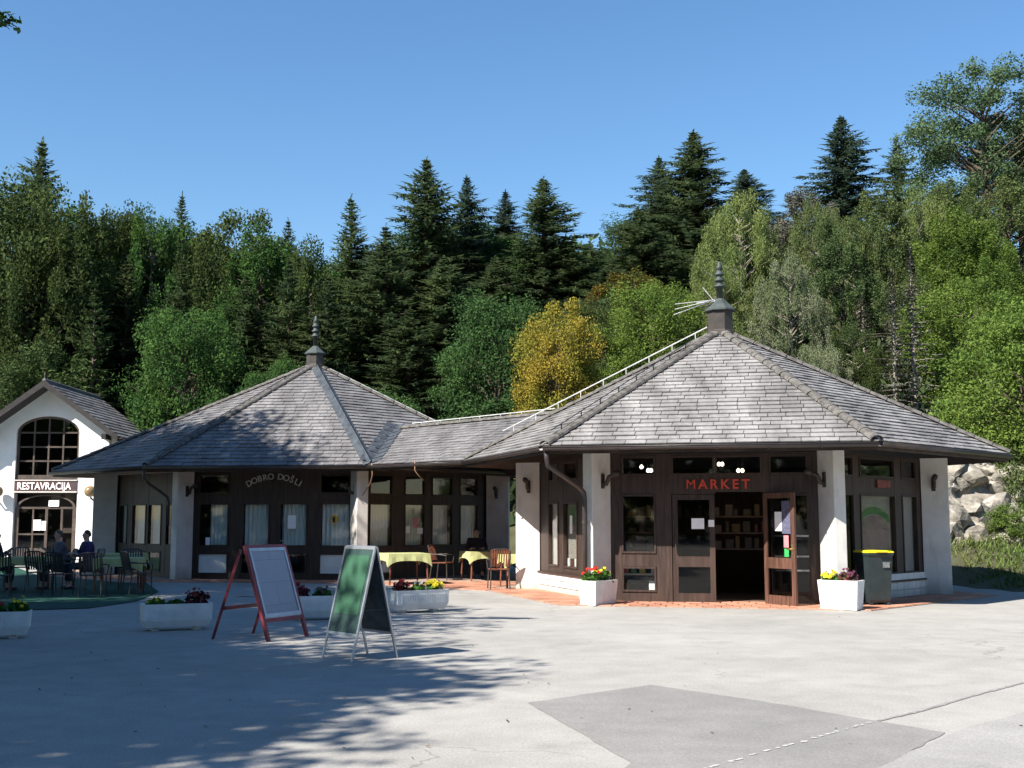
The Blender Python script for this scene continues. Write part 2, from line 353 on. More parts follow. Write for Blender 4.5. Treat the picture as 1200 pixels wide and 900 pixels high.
def lantern(root, apex, w_, bh, ch, fh):
    z = apex[2]-.10; T = Matrix.Translation((apex[0], apex[1], z)); b = MB(T)
    b.lathe([(w_*.56,0),(w_*.54,.1),(w_*.52,.12),(w_*.52,bh+.1)], 8, rot=R(22.5)); ln = b.build('lantern', M_BRMET, root)
    c = MB(T); c.lathe([(w_*.64,bh+.09),(w_*.64,bh+.12),(w_*.42,bh+.12+ch*.45),(w_*.15,bh+.12+ch),(.03,bh+.14+ch)], 8, rot=R(22.5)); c.build('lantern_cap', M_COPPER, ln)
    f = MB(T); z0 = bh+.12+ch; pr = [(.07,z0-.02),(.065,z0+fh*.3)]
    for k in range(3):
        a = z0+fh*(.3+.16*k); pr += [(.07,a),(.125-.01*k,a+.01),(.13-.01*k,a+.03),(.075,a+fh*.09),(.065,a+fh*.11)]
    pr += [(.07,z0+fh*.79),(.09,z0+fh*.80),(.045,z0+fh*.88),(.035,z0+fh*.98),(.012,z0+fh)]
    f.lathe(pr, 12); f.build('finial', M_COPPER, ln, True)
def roof_deck(root, vs, apex, th=.15):
    n = len(vs); m = MB(); top = [(*v[:2], v[2]) for v in vs]+[apex]; bot = [(v[0], v[1], v[2]-th) for v in vs]+[(apex[0],apex[1],apex[2]-th-.15)]
    N = n+1; fs = []
    for i in range(n):
        j = (i+1) % n; fs += [(i, j, n), (N+j, N+i, N+n), (N+i, N+j, j, i)]
    m.add(top+bot, fs); m.build('roof_deck', M_WOODH, root)
def gutter(root, p, q, trim=.0):
    p, q = Vector(p), Vector(q); d = (q-p).normalized(); o = Vector((d.y, -d.x, 0))*.075
    T = Matrix((d, o.normalized(), Vector((0,0,1)))).transposed().to_4x4(); T.translation = p+o+Vector((0,0,-.03)); L = (q-p).length
    m = MB(T); K = 6; vs = []
    for x in (-trim, L+trim):
        for r in (.068,.058):
            for k in range(K+1): t = math.pi+math.pi*k/K; vs.append((x, math.cos(t)*r, math.sin(t)*r))
    qn = K+1; fs = []
    for k in range(K): fs += [(k+1,k,2*qn+k,2*qn+k+1),(qn+k,qn+k+1,3*qn+k+1,3*qn+k)]
    fs += [(0,qn,3*qn,2*qn),(K+qn,K,2*qn+K,3*qn+K)] + [(k,k+1,qn+k+1,qn+k) for k in range(K)] + [(2*qn+k+1,2*qn+k,3*qn+k,3*qn+k+1) for k in range(K)]
    m.add(vs, fs); m.tube([(-trim,.068,0.004),(L+trim,.068,.004)], .011, 6); g = m.build('gutter', M_GUTTER, root, True)
    for i in range(int(L/.9)): h = MB(T); x = .45+i*.9; h.box((x-.012,-.07,-.074),(x+.012,.078,-.069)); h.build('gutter_bracket', M_GUTTER, g)

ZE = 2.93
# ================================================================== MARKET PAVILION
mk = thing('market_pavilion', 'white piered six-sided market pavilion with a light slate pyramid roof and red lettering', 'pavilion', (4.651, 26.354, 0), -.234)
S = 5.881; AP = (0, 0, 5.74)
EV = [(*hexv(S, i), ZE) for i in range(6)]
roof_deck(mk, EV, AP)
c1 = []
for i in (1, 2, 0, 3, 4, 5): slate_face(EV[i], EV[(i+1) % 6], [AP], .38, .183, c1)
lay_slates(mk, c1, 300, M_SL_A, M_SL_B)
for i in range(6): hip_line(mk, EV[i], AP, 'tiles')
for i in (0, 1, 2, 3, 4, 5): gutter(mk, EV[i], EV[(i+1) % 6], .02)
lantern(mk, AP, .56, .46, .26, .85)
e1, e0, ap = Vector(EV[1]), Vector(EV[0]), Vector(AP)
rod_rail(mk, [e1+(ap-e1)*.03, e1+(ap-e1)*.82], .22, 8, M_IRON, .010)
rod_rail(mk, [e0+(ap-e0)*.15, e0+(ap-e0)*.95], .25, 9, M_RAIL, .016)
# aerial bolted to the lantern
an = MB(); o_ = Vector((-.1, -.1, 6.42)); tip = [(-1.0,-.35,6.10),(-.98,-.25,6.24),(-.96,-.45,6.32)]
an.tube([o_, (-.5,-.2,6.36)], .02, 6); aer = an.build('aerial', M_RAIL, mk)
for t_ in tip: q = MB(); q.tube([(-.12,-.12,6.44), t_], .010, 5); q.build('aerial_rod', M_RAIL, aer)
q = MB(); q.tube([(-.14,-.1,6.44),(-.36,-.2,6.72)], .012, 6); q.build('aerial_rod', M_RAIL, aer)
q = MB(); q.tube([(-.1,-.1,6.36),(-.42,-.2,6.26)], .012, 5); q.build('aerial_stay', M_IRON, aer)
RO, RI = 4.645, 4.2
PF = {}
for i in range(6):
    _, F, L = pier(mk, hexv(RO+.02, i), hexv(RO-.53, i), .24, 2.86, M_PLAST); PF[i] = (F, L)
for i, sd_ in ((0,1),(1,1),(2,-1),(3,-1)):
    wall_lamp(mk, *PF[i], .24, sd_)
V = [hexv(RI-.04, i) for i in range(6)]
ZT = 2.84
tr = (2.40, 2.80)
# front bay: shop window, two door leaves, second window
frontF, frontW = bay(mk, V[1], V[2], [
    (.33, 1.0, [(.20,.68,''),(.93,2.06,''),(2.42,2.80,'transom+dark')]),
    (1.30, 2.13, [(.02,2.06,'open'),(2.42,2.80,'transom+dark')]),
    (2.13, 3.02, [(.02,2.10,'open'),(2.42,2.80,'transom+dark')]),
    (3.14, 3.86, [(.20,2.06,'dark'),(2.42,2.80,'transom+dark')])], ZT)
def door_leaf(F, w_, h, m, name='door'):
    b = MB(F); st = .10
    b.box((0,0,0),(st,.045,h)); b.box((w_-st,0,0),(w_,.045,h)); b.box((st,.002,0),(w_-st,.043,.17)); b.box((st,.002,.66),(w_-st,.043,.86)); b.box((st,.002,h-st),(w_-st,.043,h))
    d = b.build(name, m, mk)
    for z0, z1 in ((.17,.66),(.86,h-st)): p = MB(F); p.box((st-.005,.018,z0-.005),(w_-st+.005,.026,z1+.005)); p.build('pane', M_GLASSD, d)
    return d
F1 = frontF @ Matrix.Translation((1.315,.02,.02)); d1 = door_leaf(F1, .80, 2.03, M_WOOD)
p_ = MB(F1); p_.box((.36,-.004,1.38),(.60,.004,1.58)); p_.build('notice', M_PAPER, d1)
p_ = MB(F1); p_.box((.68,-.008,1.42),(.79,-.002,1.55)); p_.build('sticker', M_PAPER, d1)
hd = MB(F1); hd.tube([(.06,-.05,.95),(.06,-.05,1.2)], .014, 6); hd.build('door_handle', M_BRMET, d1)
F2 = frontF @ Matrix.Translation((3.02,-.02,.02)) @ Matrix.Rotation(R(-49), 4, 'Z'); d2 = door_leaf(F2, .86, 2.05, M_DOOR)
d2['label'] = 'red brown door leaf standing open'
M_PINK = mat('pink_sticker', (.62,.22,.24), .5, .1, 9); M_GREENS = mat('green_sticker', (.04,.35,.10), .5, .1, 9)
for (u0,z0,u1,z1,m) in ((.33,1.35,.52,1.70,M_PAPER),(.57,1.05,.70,1.27,M_PINK),(.58,.88,.70,1.03,M_GREENS)):
    p_ = MB(F2); p_.box((u0,-.004,z0),(u1,.004,z1)); p_.build('sticker', m, d2)
p_ = MB(F2); p_.lathe([(.0,1.55-.085),(.05,1.49),(.05,1.50)], 6); 
op = MB(F2); op.box((.52,.004,1.3),(.75,.010,1.9)); op.build('opening_hours_sheet', mat('dark_print', (.10,.10,.16), .6, .4, 40), d2)
hd = MB(F2); hd.tube([(.80,-.01,1.02),(.80,-.06,1.02),(.72,-.06,1.02)], .014, 6); hd.box((.775,-.008,.93),(.825,0,1.11)); hd.build('door_handle', mat('brass', (.5,.38,.18), .35, .1, 5, metal=.9), d2)
for z in (.62, .88, 1.26): b = MB(frontF); b.box((3.22,-.03,z),(3.84,-.02,z+.03)); b.build('push_bar', M_RAIL, mk)
x = 1.60
for chh in 'MARKET':
    me = text_mesh(chh, .25, .0 if chh == 'M' else .005, .012); me.materials.append(M_RED); wv = max(v.co.x for v in me.vertices)-min(v.co.x for v in me.vertices); mn = min(v.co.x for v in me.vertices)
    o = link('letter', me, mk); o.matrix_local = text_matrix(frontF, x-mn, -.02, 2.165); x += wv+.055
# goods and shelf in the shop window
sh = MB(frontF); sh.box((.2,.35,.50),(1.15,.6,.53)); shf = sh.build('shelf', M_WHITEP, mk)
for k, (u, hh, c_) in enumerate(((.3,.18,(.4,.1,.08)),(.45,.22,(.1,.25,.12)),(.62,.15,(.5,.45,.1)),(.85,.25,(.7,.7,.68)),(1.0,.2,(.1,.12,.3)))):
    g = MB(frontF); g.box((u,.38,.532),(u+.11,.5,.532+hh)); g.build('packet', mat('packet_paint', c_, .5, .1, 5), shf)
g = MB(frontF); g.box((.82,.25,.22),(1.02,.28,.40)); g.build('price_card', M_PAPER, mk)
for r_, z in enumerate((.95, 1.28, 1.62)):
    g = MB(frontF); g.box((.1,2.3,z),(3.4,2.65,z+.03)); s2 = g.build('shelf', M_BROWNF, mk)
    for k in range(16):
        q = MB(frontF); u = .15+k*.2; u += random.uniform(-.04,.04); q.box((u,2.33,z+.032),(u+random.uniform(.06,.16),2.45,z+.032+random.uniform(.08,.25)))
        q.build('packet', mat('shelf_packet', random.choice([(.09,.03,.022),(.10,.07,.025),(.05,.05,.03),(.10,.085,.07),(.05,.035,.04)]), .5, .1, 5), s2)
# left bay
knee_wall(mk, V[0], V[1], .40)
leftF, leftW = bay(mk, V[0], V[1], [(.72,1.40,[(.56,1.95,'blind'),(2.4,2.8,'transom+dark')]), (1.72,2.62,[(.56,1.95,'blind'),(2.4,2.8,'transom+dark')]), (2.95,3.6,[(.56,1.95,'blind'),(2.4,2.8,'transom+dark')])], ZT, .438)
M_POSTG = mat('green_poster', (.07,.20,.06), .6, .15, 6)
g = MB(leftF); g.box((1.78,.08,1.45),(2.56,.085,1.85)); g.build('poster', M_POSTG, mk)
g = MB(leftF); g.box((2.08,.02,1.28),(2.22,.028,1.66)); g.build('notice', M_PAPER, mk)
for u, wd, c_ in ((1.82,.10,M_PAPER),(1.98,.22,M_DOOR),(2.25,.08,M_PAPER),(2.38,.16,M_DOOR)):
    g = MB(leftF); g.box((u,.06,.6),(u+wd,.09,.76)); g.build('packet', c_, mk)
# right bay
knee_wall(mk, V[2], V[3], .33)
rightF, rightW = bay(mk, V[2], V[3], [(.35,1.1,[(.48,2.08,'dark'),(2.4,2.8,'transom+dark')]), (1.35,2.85,[(.48,2.08,'blind'),(2.4,2.8,'transom+dark')]), (3.15,3.85,[(.48,2.08,'blind'),(2.4,2.8,'transom+dark')])], ZT, .368)
M_PINKB = mat('dusty_pink_poster', (.30,.19,.19), .7, .1, 3)
g = MB(rightF); n = 14
pts = [(1.48,.62),(2.70,.62),(2.70,1.36)]+[(2.09+.61*math.cos(math.pi*k/n), 1.36+.30*math.sin(math.pi*k/n)) for k in range(1,n)]+[(1.48,1.36)]
g.add([(u,.088,z) for u,z in pts]+[(u,.094,z) for u,z in pts], [tuple(range(len(pts))), tuple(range(2*len(pts)-1,len(pts)-1,-1))]); g.build('poster', M_PINKB, mk)
g = MB(rightF); a0, a1 = .64, .78
vs = [(2.09+r_*math.cos(math.pi*k/n), .092, 1.36+(.33 if r_ == a0 else .47)*math.sin(math.pi*k/n)) for r_ in (a0, a1) for k in range(2, n-1)]
k_ = n-3; g.add(vs, [(i,i+1,k_+i+1,k_+i) for i in range(k_-1)]); g.build('poster_arch', M_POSTG, mk)
g = MB(rightF); g.box((2.05,-.03,2.21),(2.62,-.01,2.36)); sg = g.build('name_board', mat('dull_red_board', (.20,.055,.045), .6, .15, 8), mk)
for i in (3, 4, 5): board_wall(mk, V[i], V[(i+1) % 6], ZT)
fl = MB(); fl.prism([hexv(RI-.1, i) for i in range(6)], .0, .02); fl.build('interior_floor', M_BROWNF, mk)
# downpipe at the front left corner
P1w = Vector((*hexv(S+.05,1), 0)); q1 = Vector((*hexv(RO+.14,1), 0)); tang = Vector((.5,-.866*0,0))
dp = MB(); dn = (q1-P1w)
pth = [P1w+Vector((.05,.03,ZE-.06)), P1w+Vector((.06,.05,ZE-.26))]+[P1w+dn*k+Vector((.02,0,ZE-z)) for k, z in ((.08,.36),(.5,.56),(.88,.75),(.98,.84),(1.0,.98))]+[q1+Vector((.02,0,.0))]
dp.tube(pth, .048, 8); dpo = dp.build('downpipe', M_GUTTER, mk, True)
for z in (.35, 1.5): c = MB(); c.lathe([(.058,z),(.058,z+.05)], 8, Matrix.Translation(q1+Vector((.02,0,0)))); c.build('pipe_clip', M_GUTTER, dpo)
# lit bulbs hanging inside under the roof
M_BULB = emit_mat('lit_bulb', (1,.82,.55), 14)
for (u, y, z) in ((.62,.9,2.63),(.74,1.0,2.56),(.80,1.0,2.56),(2.16,.9,2.67),(2.22,.95,2.67),(2.52,1.2,2.55),(2.60,1.2,2.55),(-.2,1.2,2.4)):
    b = MB(frontF @ Matrix.Translation((u,y,z))); b.lathe([(.012,-.04),(.034,-.02),(.036,.005),(.02,.03),(.012,.04)], 8); bl = b.build('light_bulb', M_BULB, mk, True)
    k = MB(frontF @ Matrix.Translation((u,y,z))); k.tube([(0,0,.04),(0,0,.42)], .006, 5); k.build('light_cord', M_IRON, bl)

# ================================================================== LEFT (DINING) PAVILION
dn_ = thing('dining_pavilion', 'dark slate six-sided dining pavilion with curtained windows and grey welcome lettering', 'pavilion', (-5.892, 35.463, 0), -.117)
AL = (0, 0, 6.15)
EL = [(-7.16,-1.84), hexv(S,1), hexv(S,2), hexv(6.5,3), hexv(S,4), hexv(S,5)]; EL = [(*p, ZE) for p in EL]
roof_deck(dn_, EL, AL)
c2_ = []
for i in (1, 2, 0, 3, 4, 5): slate_face(EL[i], EL[(i+1) % 6], [AL], .31, .19, c2_)
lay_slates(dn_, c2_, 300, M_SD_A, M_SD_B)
for i, kd in enumerate(('tiles','tiles','flash','tiles','tiles','tiles')): hip_line(dn_, EL[i], AL, kd)
for i in (0, 1, 2, 3, 4, 5): gutter(dn_, EL[i], EL[(i+1) % 6], .02)
lantern(dn_, AL, .50, .34, .22, .92)
al = Vector(AL); e1 = Vector(EL[1]); e3 = Vector(EL[3])
rod_rail(dn_, [e1+(al-e1)*.05, e1+(al-e1)*.93], .16, 10, M_IRON, .012)
rod_rail(dn_, [e3+(al-e3)*.35, e3+(al-e3)*.93], .12, 6, M_RAIL, .012)
PO = [(-7.16*.842,-1.84*.842), hexv(4.95,1), hexv(5.25,2), hexv(5.85,3), hexv(4.95,4), hexv(4.95,5)]
PI = [(-7.16*.753,-1.84*.753), hexv(4.43,1), hexv(4.65,2), hexv(5.2,3), hexv(4.43,4), hexv(4.43,5)]
PD = {}
for i in range(6):
    _, F, L = pier(dn_, PO[i], PI[i], .24 if i != 2 else .30, 2.86, M_PLASTP); PD[i] = (F, L, .24)
for i, sd_ in ((1,1),(2,-1),(3,-1)): wall_lamp(dn_, *PD[i], sd_)
TRZ = (2.26, 2.74)
dfF, dfW = bay(dn_, PI[1], PI[2], [
    (.22,1.08,[(.14,.70,'white'),(.86,2.0,'half'),(2.24,2.78,'transom+dark')]),
    (1.43,2.21,[(.14,.70,'dark'),(.86,2.0,'curtain')]),
    (2.46,3.24,[(.14,.70,''),(.86,2.0,'curtain')]),
    (3.56,4.41,[(.14,.70,'white'),(.86,2.0,'curtain'),(2.24,2.78,'transom+dark')])], ZT)
g = MB(dfF); g.box((2.70,.01,1.33),(2.92,.018,1.68)); g.build('notice', M_PAPER, dn_)
g = MB(dfF); g.box((.44,.01,.90),(.56,.018,1.10)); g.build('notice', M_PAPER, dn_)
st = MB(dfF @ Matrix.Translation((3.96,.01,1.58)) @ Matrix.Rotation(math.pi/2, 4, 'X')); st.lathe([(.11,0),(.11,.006)], 20); sto = st.build('round_sticker', mat('amber_sticker', (.62,.38,.06), .5, .1, 8), dn_)
st = MB(dfF); st.box((3.925,-.006,1.50),(3.995,.003,1.64)); st.box((3.905,-.006,1.57),(3.925,.003,1.60)); st.build('sticker_figure', M_IRON, sto)
g = MB(dfF); g.tube([(2.53,-.02,1.02),(2.53,-.06,1.02),(2.62,-.06,1.02)], .012, 6); g.build('door_handle', M_RAIL, dn_)
word = 'DOBRO  DOŠLI'; rr = 1.35; ang0 = .56; c0 = (2.31, 2.62-rr)
adv = [{' ': .07, 'I': .11, 'L': .17, 'B': .19}.get(c, .205) for c in word]; tot = sum(adv); s_ = -tot/2
for chh, a_ in zip(word, adv):
    if chh != ' ':
        th_ = (s_+a_/2)/tot*2*ang0; me = text_mesh(chh, .225, .002, .01); me.materials.append(M_GREYL)
        o = link('letter', me, dn_); o.matrix_local = text_matrix(dfF, c0[0]+rr*math.sin(th_), -.02, c0[1]+rr*math.cos(th_), -th_)
    s_ += a_
drF, drW = bay(dn_, PI[2], PI[3], [
    (.45,1.28,[(.14,.66,'white'),(.84,2.0,'curtain'),(2.22,2.76,'transom')]),
    (1.70,2.48,[(.84,2.0,'curtain'),(2.22,2.76,'transom')]),
    (2.72,3.55,[(.84,2.0,'curtain'),(2.22,2.76,'transom')]),
    (3.82,4.58,[(.84,2.0,'curtain'),(2.22,2.76,'transom')])], ZT)
for u, z, wd, hh, m in ((2.05,1.35,.16,.26,M_PINK),(1.78,1.2,.14,.2,M_PAPER),(2.2,1.18,.2,.16,M_PAPER)):
    g = MB(drF); g.box((u,.01,z),(u+wd,.018,z+hh)); g.build('notice', m, dn_)
dlF, dlW = bay(dn_, PI[0], PI[1], [
    (.10,.62,[(.14,.7,'dark'),(.86,2.0,'curtain')]), (.88,1.68,[(.14,.7,'dark'),(.86,2.0,'curtain')]),
    (1.78,2.52,[(.14,.7,''),(.86,2.0,'curtain')]), (2.75,3.1,[(.86,2.0,'dark')])], ZT)
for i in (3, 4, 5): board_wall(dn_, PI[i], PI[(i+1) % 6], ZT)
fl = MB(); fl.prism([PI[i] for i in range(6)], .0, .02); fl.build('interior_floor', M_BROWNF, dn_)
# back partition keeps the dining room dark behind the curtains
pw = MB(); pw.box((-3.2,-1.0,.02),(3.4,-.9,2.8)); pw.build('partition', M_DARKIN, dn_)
# valley flashing and corner box where the linking roof meets this roof
def corner_pipe(root, p, q, ztop, zend, r=.03, m=None):
    p, q = Vector((*p,0)), Vector((*q,0)); b = MB()
    b.tube([p+Vector((0,0,ztop)), p+Vector((0,0,ztop-.22))]+[p+(q-p)*k+Vector((0,0,ztop-z)) for k, z in ((.15,.36),(.6,.55),(.95,.72),(1,.85))]+[q+Vector((0,0,zend))], r, 7); b.build('downpipe', m or M_GUTTER, root, True)
corner_pipe(dn_, hexv(S+.06,1), (PO[1][0]-.12,PO[1][1]-.1), ZE-.06, 1.4, .035)
M_CABLE = mat('copper_cable', (.32,.20,.13), .5, .1, 5, metal=.4)
cb = MB(); B2 = Vector((*hexv(S+.10,2),0)); cb.tube([B2+Vector((.02,0,ZE+.05)), B2+Vector((.03,0,ZE-.25)), B2+Vector((-.02,.05,ZE-.42)), B2+Vector((-.12,.3,ZE-.5)), Vector((*PO[2],ZE-.75))], .014, 6); cb.build('lightning_cable', M_CABLE, dn_, True)

# ================================================================== LINKING ROOF BETWEEN THE PAVILIONS
B_w = dn_.matrix_basis @ Vector(EL[2]); E0_w = mk.matrix_basis @ Vector(EV[0])
Cm, Cl = Vector((4.651,26.354,0)), Vector((-5.892,35.463,0))
mid = (Cm+Cl)/2; lk = thing('linking_roof', 'low slate saddle roof joining the two pavilions over the open passage', 'roof', (mid.x, mid.y, 0))
o3 = Vector((mid.x, mid.y, 0)); ZR = 4.15
r1 = Cl+(Cm-Cl)*.27; r2 = Cl+(Cm-Cl)*.66; r1.z = r2.z = ZR
bw, ew = B_w.copy(), E0_w.copy(); bw.z = ew.z = ZE
n_ = (ew-bw).cross(r2-bw); r1.z = bw.z-(n_.x*(r1.x-bw.x)+n_.y*(r1.y-bw.y))/n_.z
mir = lambda p: (p - 2*((p-Cm)-((p-Cm).dot((Cl-Cm).normalized()))*(Cl-Cm).normalized()).xy.to_3d()) 
bw2, ew2 = mir(bw), mir(ew)
f_ = lambda p: tuple(p-o3)
dk = MB(); th = .14; dz = Vector((0,0,th))
for (a, b, c, d) in ((bw, ew, r2, r1), (ew2, bw2, r1, r2)):
    dk.add([f_(a),f_(b),f_(c),f_(d),f_(a-dz),f_(b-dz),f_(c-dz),f_(d-dz)], [(0,1,2,3),(7,6,5,4),(0,4,5,1)])
dk.build('roof_deck', M_WOODH, lk)
c3 = []
slate_face(f_(bw), f_(ew), [f_(r2), f_(r1)], .30, .19, c3)
n_front = len(c3); slate_face(f_(ew2), f_(bw2), [f_(r1), f_(r2)], .30, .19, c3)
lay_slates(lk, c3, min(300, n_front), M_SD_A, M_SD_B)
gutter(lk, f_(bw), f_(ew), .0)
hip_line(lk, f_(r1), f_(r2), 'tiles', .04)
rod_rail(lk, [Vector(f_(r1))+Vector((.3,-.2,0)), Vector(f_(r2))], .15, 7, M_RAIL, .015)
bm_ = MB(); d_ = (ew-bw).normalized(); nn = Vector((-d_.y, d_.x, 0))
bm_.tube([f_(bw+nn*1.0+d_*.1-Vector((0,0,-.05))), f_(ew+nn*1.0-d_*.1-Vector((0,0,-.05)))], .11, 4); bm_.build('beam', M_WOODH, lk)
# ribbed zinc valley strip: from the eave corner up along the joint of the two roofs
vt = at(494, 506, 33.2); va = bw+Vector((.06,-.03,.04)); vt = Vector((vt.x, vt.y, vt.z))
def plane_z(p0, p1, p2, x, y):
    n = (p1-p0).cross(p2-p0); return p0.z-(n.x*(x-p0.x)+n.y*(y-p0.y))/n.z
lw = [dn_.matrix_basis @ Vector(p) for p in (EL[2], EL[3], AL)]
def zv(x, y): return max(plane_z(*lw, x, y), plane_z(bw, ew, r1, x, y))
# horizontal direction of the valley = intersection of both planes
n1_ = (lw[1]-lw[0]).cross(lw[2]-lw[0]).normalized(); n2_ = (ew-bw).cross(r1-bw).normalized(); vd = n1_.cross(n2_); vd = vd if vd.z > 0 else -vd; vd.normalize()
vlen = (ZR-ZE)/vd.z; sdir = vd.cross(Vector((0,0,1))).normalized()
vf = MB(); K = 9
for i in range(K):
    a, b = bw+vd*(vlen*(i/K+.004)), bw+vd*(vlen*((i+1)/K-.012)); q = []
    for p, s in ((a,-.26),(b,-.26),(b,0),(a,0)): c = p+sdir*s; c.z = zv(c.x, c.y)+.055; q.append(f_(c))
    for p, s in ((a,.0),(b,.0),(b,.26),(a,.26)): c = p+sdir*s; c.z = zv(c.x, c.y)+.056; q.append(f_(c))
    vf.add(q, [(0,1,2,3),(4,5,6,7)])
vf.build('valley_flashing', M_ZINC, lk)
cb = MB(); p = bw+(ew-bw)*.52; p = p+Vector((nn.x*-.1,nn.y*-.1,0)); cb.tube([f_(p+Vector((0,0,.06))), f_(p+Vector((0,0,-.18))), f_(p+Vector((.10,0,-.32))), f_(p+Vector((.22,.1,-.42)))], .012, 6); cb.build('lightning_cable', M_CABLE, lk, True)

# ================================================================== GABLED RESTAURANT HOUSE
M_HW = mat('bright_white_render', (.80,.79,.77), .85, .03, 2, .2, 40)
M_DKTRIM = mat('dark_trim', (.030,.026,.026), .6, .2, 4)
hs = thing('gabled_house', 'white gabled restaurant house with a tall arched window and a red and white name board', 'house', (-17.45, 45.0, 0), .02)
HW, HE, HP, HL = 2.25, 4.95, 6.60, 5.6
def gable_shell():
    m = MB(); n = 16; cx = -.05; hw = 1.18; zs = 4.82
    arch = [(cx+hw*math.cos(math.pi*k/n), zs+.62*math.sin(math.pi*k/n)) for k in range(n+1)]   # right to left
    out = [(HW,0),(HW,HE),(0,HP),(-HW,HE),(-HW,0)]
    inn = [(cx+hw,0)]+arch+[(cx-hw,0)]
    ring_ = [(HW,0),(HW,zs*.5),(HW,HE)]
    # faces: right strip, left strip, top fan
    def quad(a): m.add([(x,0,z) for x,z in a]+[(x,.35,z) for x,z in a], [tuple(range(len(a))), tuple(range(2*len(a)-1,len(a)-1,-1))])
    quad([(cx+hw,0),(HW,0),(HW,zs),(cx+hw,zs)]); quad([(-HW,0),(cx-hw,0),(cx-hw,zs),(-HW,zs)])
    h = n//2; zr = lambda x: HP-(HP-HE)*abs(x)/HW
    for k in range(n):
        (x0,z0),(x1,z1) = arch[k],arch[k+1]
        quad([(x0,z0),(x0,zr(x0)),(x1,zr(x1)),(x1,z1)] if x0*x1 >= 0 else [(x0,z0),(x0,zr(x0)),(0,HP),(x1,zr(x1)),(x1,z1)])
    quad([(cx+hw,zs),(HW,zs),(HW,HE),(cx+hw,zr(cx+hw))]); quad([(-HW,zs),(cx-hw,zs),(cx-hw,zr(cx-hw)),(-HW,HE)])
    for k in range(n): (x0,z0),(x1,z1) = arch[k],arch[k+1]; m.add([(x0,0,z0),(x1,0,z1),(x1,.35,z1),(x0,.35,z0)], [(0,1,2,3)])
    for x in (cx+hw, cx-hw): m.add([(x,0,0),(x,.35,0),(x,.35,zs),(x,0,zs)], [(0,1,2,3)])
    return m, arch, cx, hw, zs
gm, arch, acx, ahw, azs = gable_shell(); gm.build('front_wall', M_HW, hs)
sw_ = MB(); sw_.box((HW-.3,.352,0),(HW,HL,HE)); sw_.build('side_wall', M_HW, hs)
sw_ = MB(); sw_.box((-HW,.352,0),(-HW+.3,HL,HE)); sw_.build('side_wall', M_HW, hs)
for sgn in (1, -1):
    ov = .55; rx = HW+ov; rz = HE-(HP-HE)/HW*ov; a = (0,-.75,HP+.12); b = (sgn*rx,-.75,rz+.12)
    m = MB(); m.add([(0,-.75,HP+.08),(sgn*rx,-.75,rz+.08),(sgn*rx,HL,rz+.08),(0,HL,HP+.08),(0,-.75,HP-.10),(sgn*rx,-.75,rz-.10),(sgn*rx,HL,rz-.10),(0,HL,HP-.10)],
        [(0,1,2,3),(7,6,5,4),(0,4,5,1),(1,5,6,2),(3,2,6,7)]); m.build('roof_deck', M_DKTRIM, hs)
    cc = []; e0_, e1_ = ((sgn*rx,-.78,rz+.08),(sgn*rx,HL,rz+.08)); slate_face(e0_, e1_, [(0,HL,HP+.08),(0,-.78,HP+.08)] , .27, .26, cc) if sgn > 0 else slate_face(e1_, e0_, [(0,-.78,HP+.08),(0,HL,HP+.08)], .27, .26, cc)
    lay_slates(hs, cc, 150 if sgn > 0 else 0, M_SD_A, M_SD_B)
    vb = MB(); vb.add([(0,-.80,HP+.13),(sgn*rx,-.80,rz+.13),(sgn*rx,-.80,rz-.10),(0,-.80,HP-.12),(0,-.762,HP+.13),(sgn*rx,-.762,rz+.13),(sgn*rx,-.762,rz-.10),(0,-.762,HP-.12)], [(0,1,2,3),(7,6,5,4),(0,4,5,1),(3,2,6,7)]); vb.build('barge_board', M_DKTRIM, hs)
    gutter(hs, e0_ if sgn > 0 else e1_, e1_ if sgn > 0 else e0_)
    br = MB(); br.box((sgn*HW-.08,-.70,HE-.42),(sgn*HW+.08,-.004,HE-.22)); br.build('purlin_end', M_DKTRIM, hs)
rc = MB(); rc.tube([(0,-.8,HP+.13),(0,HL,HP+.13)], .06, 6); rc.build('ridge_cap', M_SD_B, hs)
fb = MB(Matrix.Translation((0,-.7,HP+.15))); fb.lathe([(.05,0),(.03,.1),(.045,.16),(.01,.3)], 8); fb.build('roof_finial', M_BRMET, hs)
# arched window
M_HFR = mat('house_timber', (.085,.065,.055), .5, .15, 4)
aw = MB(); n = 16
vs = [(acx+(ahw-o)*math.cos(math.pi*k/n), y, azs+(.62-o)*math.sin(math.pi*k/n)) for y in (.10,.22) for o in (0,.09) for k in range(n+1)]; q = n+1
aw.add(vs, [(k,k+1,q+k+1,q+k) for k in range(n)]+[(q+k,q+k+1,3*q+k+1,3*q+k) for k in range(n)])
for x in (-1,1): aw.box((min(acx+x*ahw,acx+x*(ahw-.09)),.10,3.22),(max(acx+x*ahw,acx+x*(ahw-.09)),.22,azs))
aw.box((acx-ahw,.08,3.04),(acx+ahw,.24,3.22))
xs = [acx-ahw+.09+(2*ahw-.18)*k/4 for k in range(5)]; zs_ = [3.22, 3.75, 4.28, 4.82, 5.42]
for x in xs[1:4]: aw.box((x-.03,.12,3.22),(x+.03,.20,azs+.6*math.sqrt(max(0,1-((x-acx)/ahw)**2))))
for z in zs_[1:4]:
    for k in range(4): aw.box((xs[k]+.031,.122,z-.03),(xs[k+1]-.031,.198,z+.03))
awn = aw.build('arched_window', M_HFR, hs)
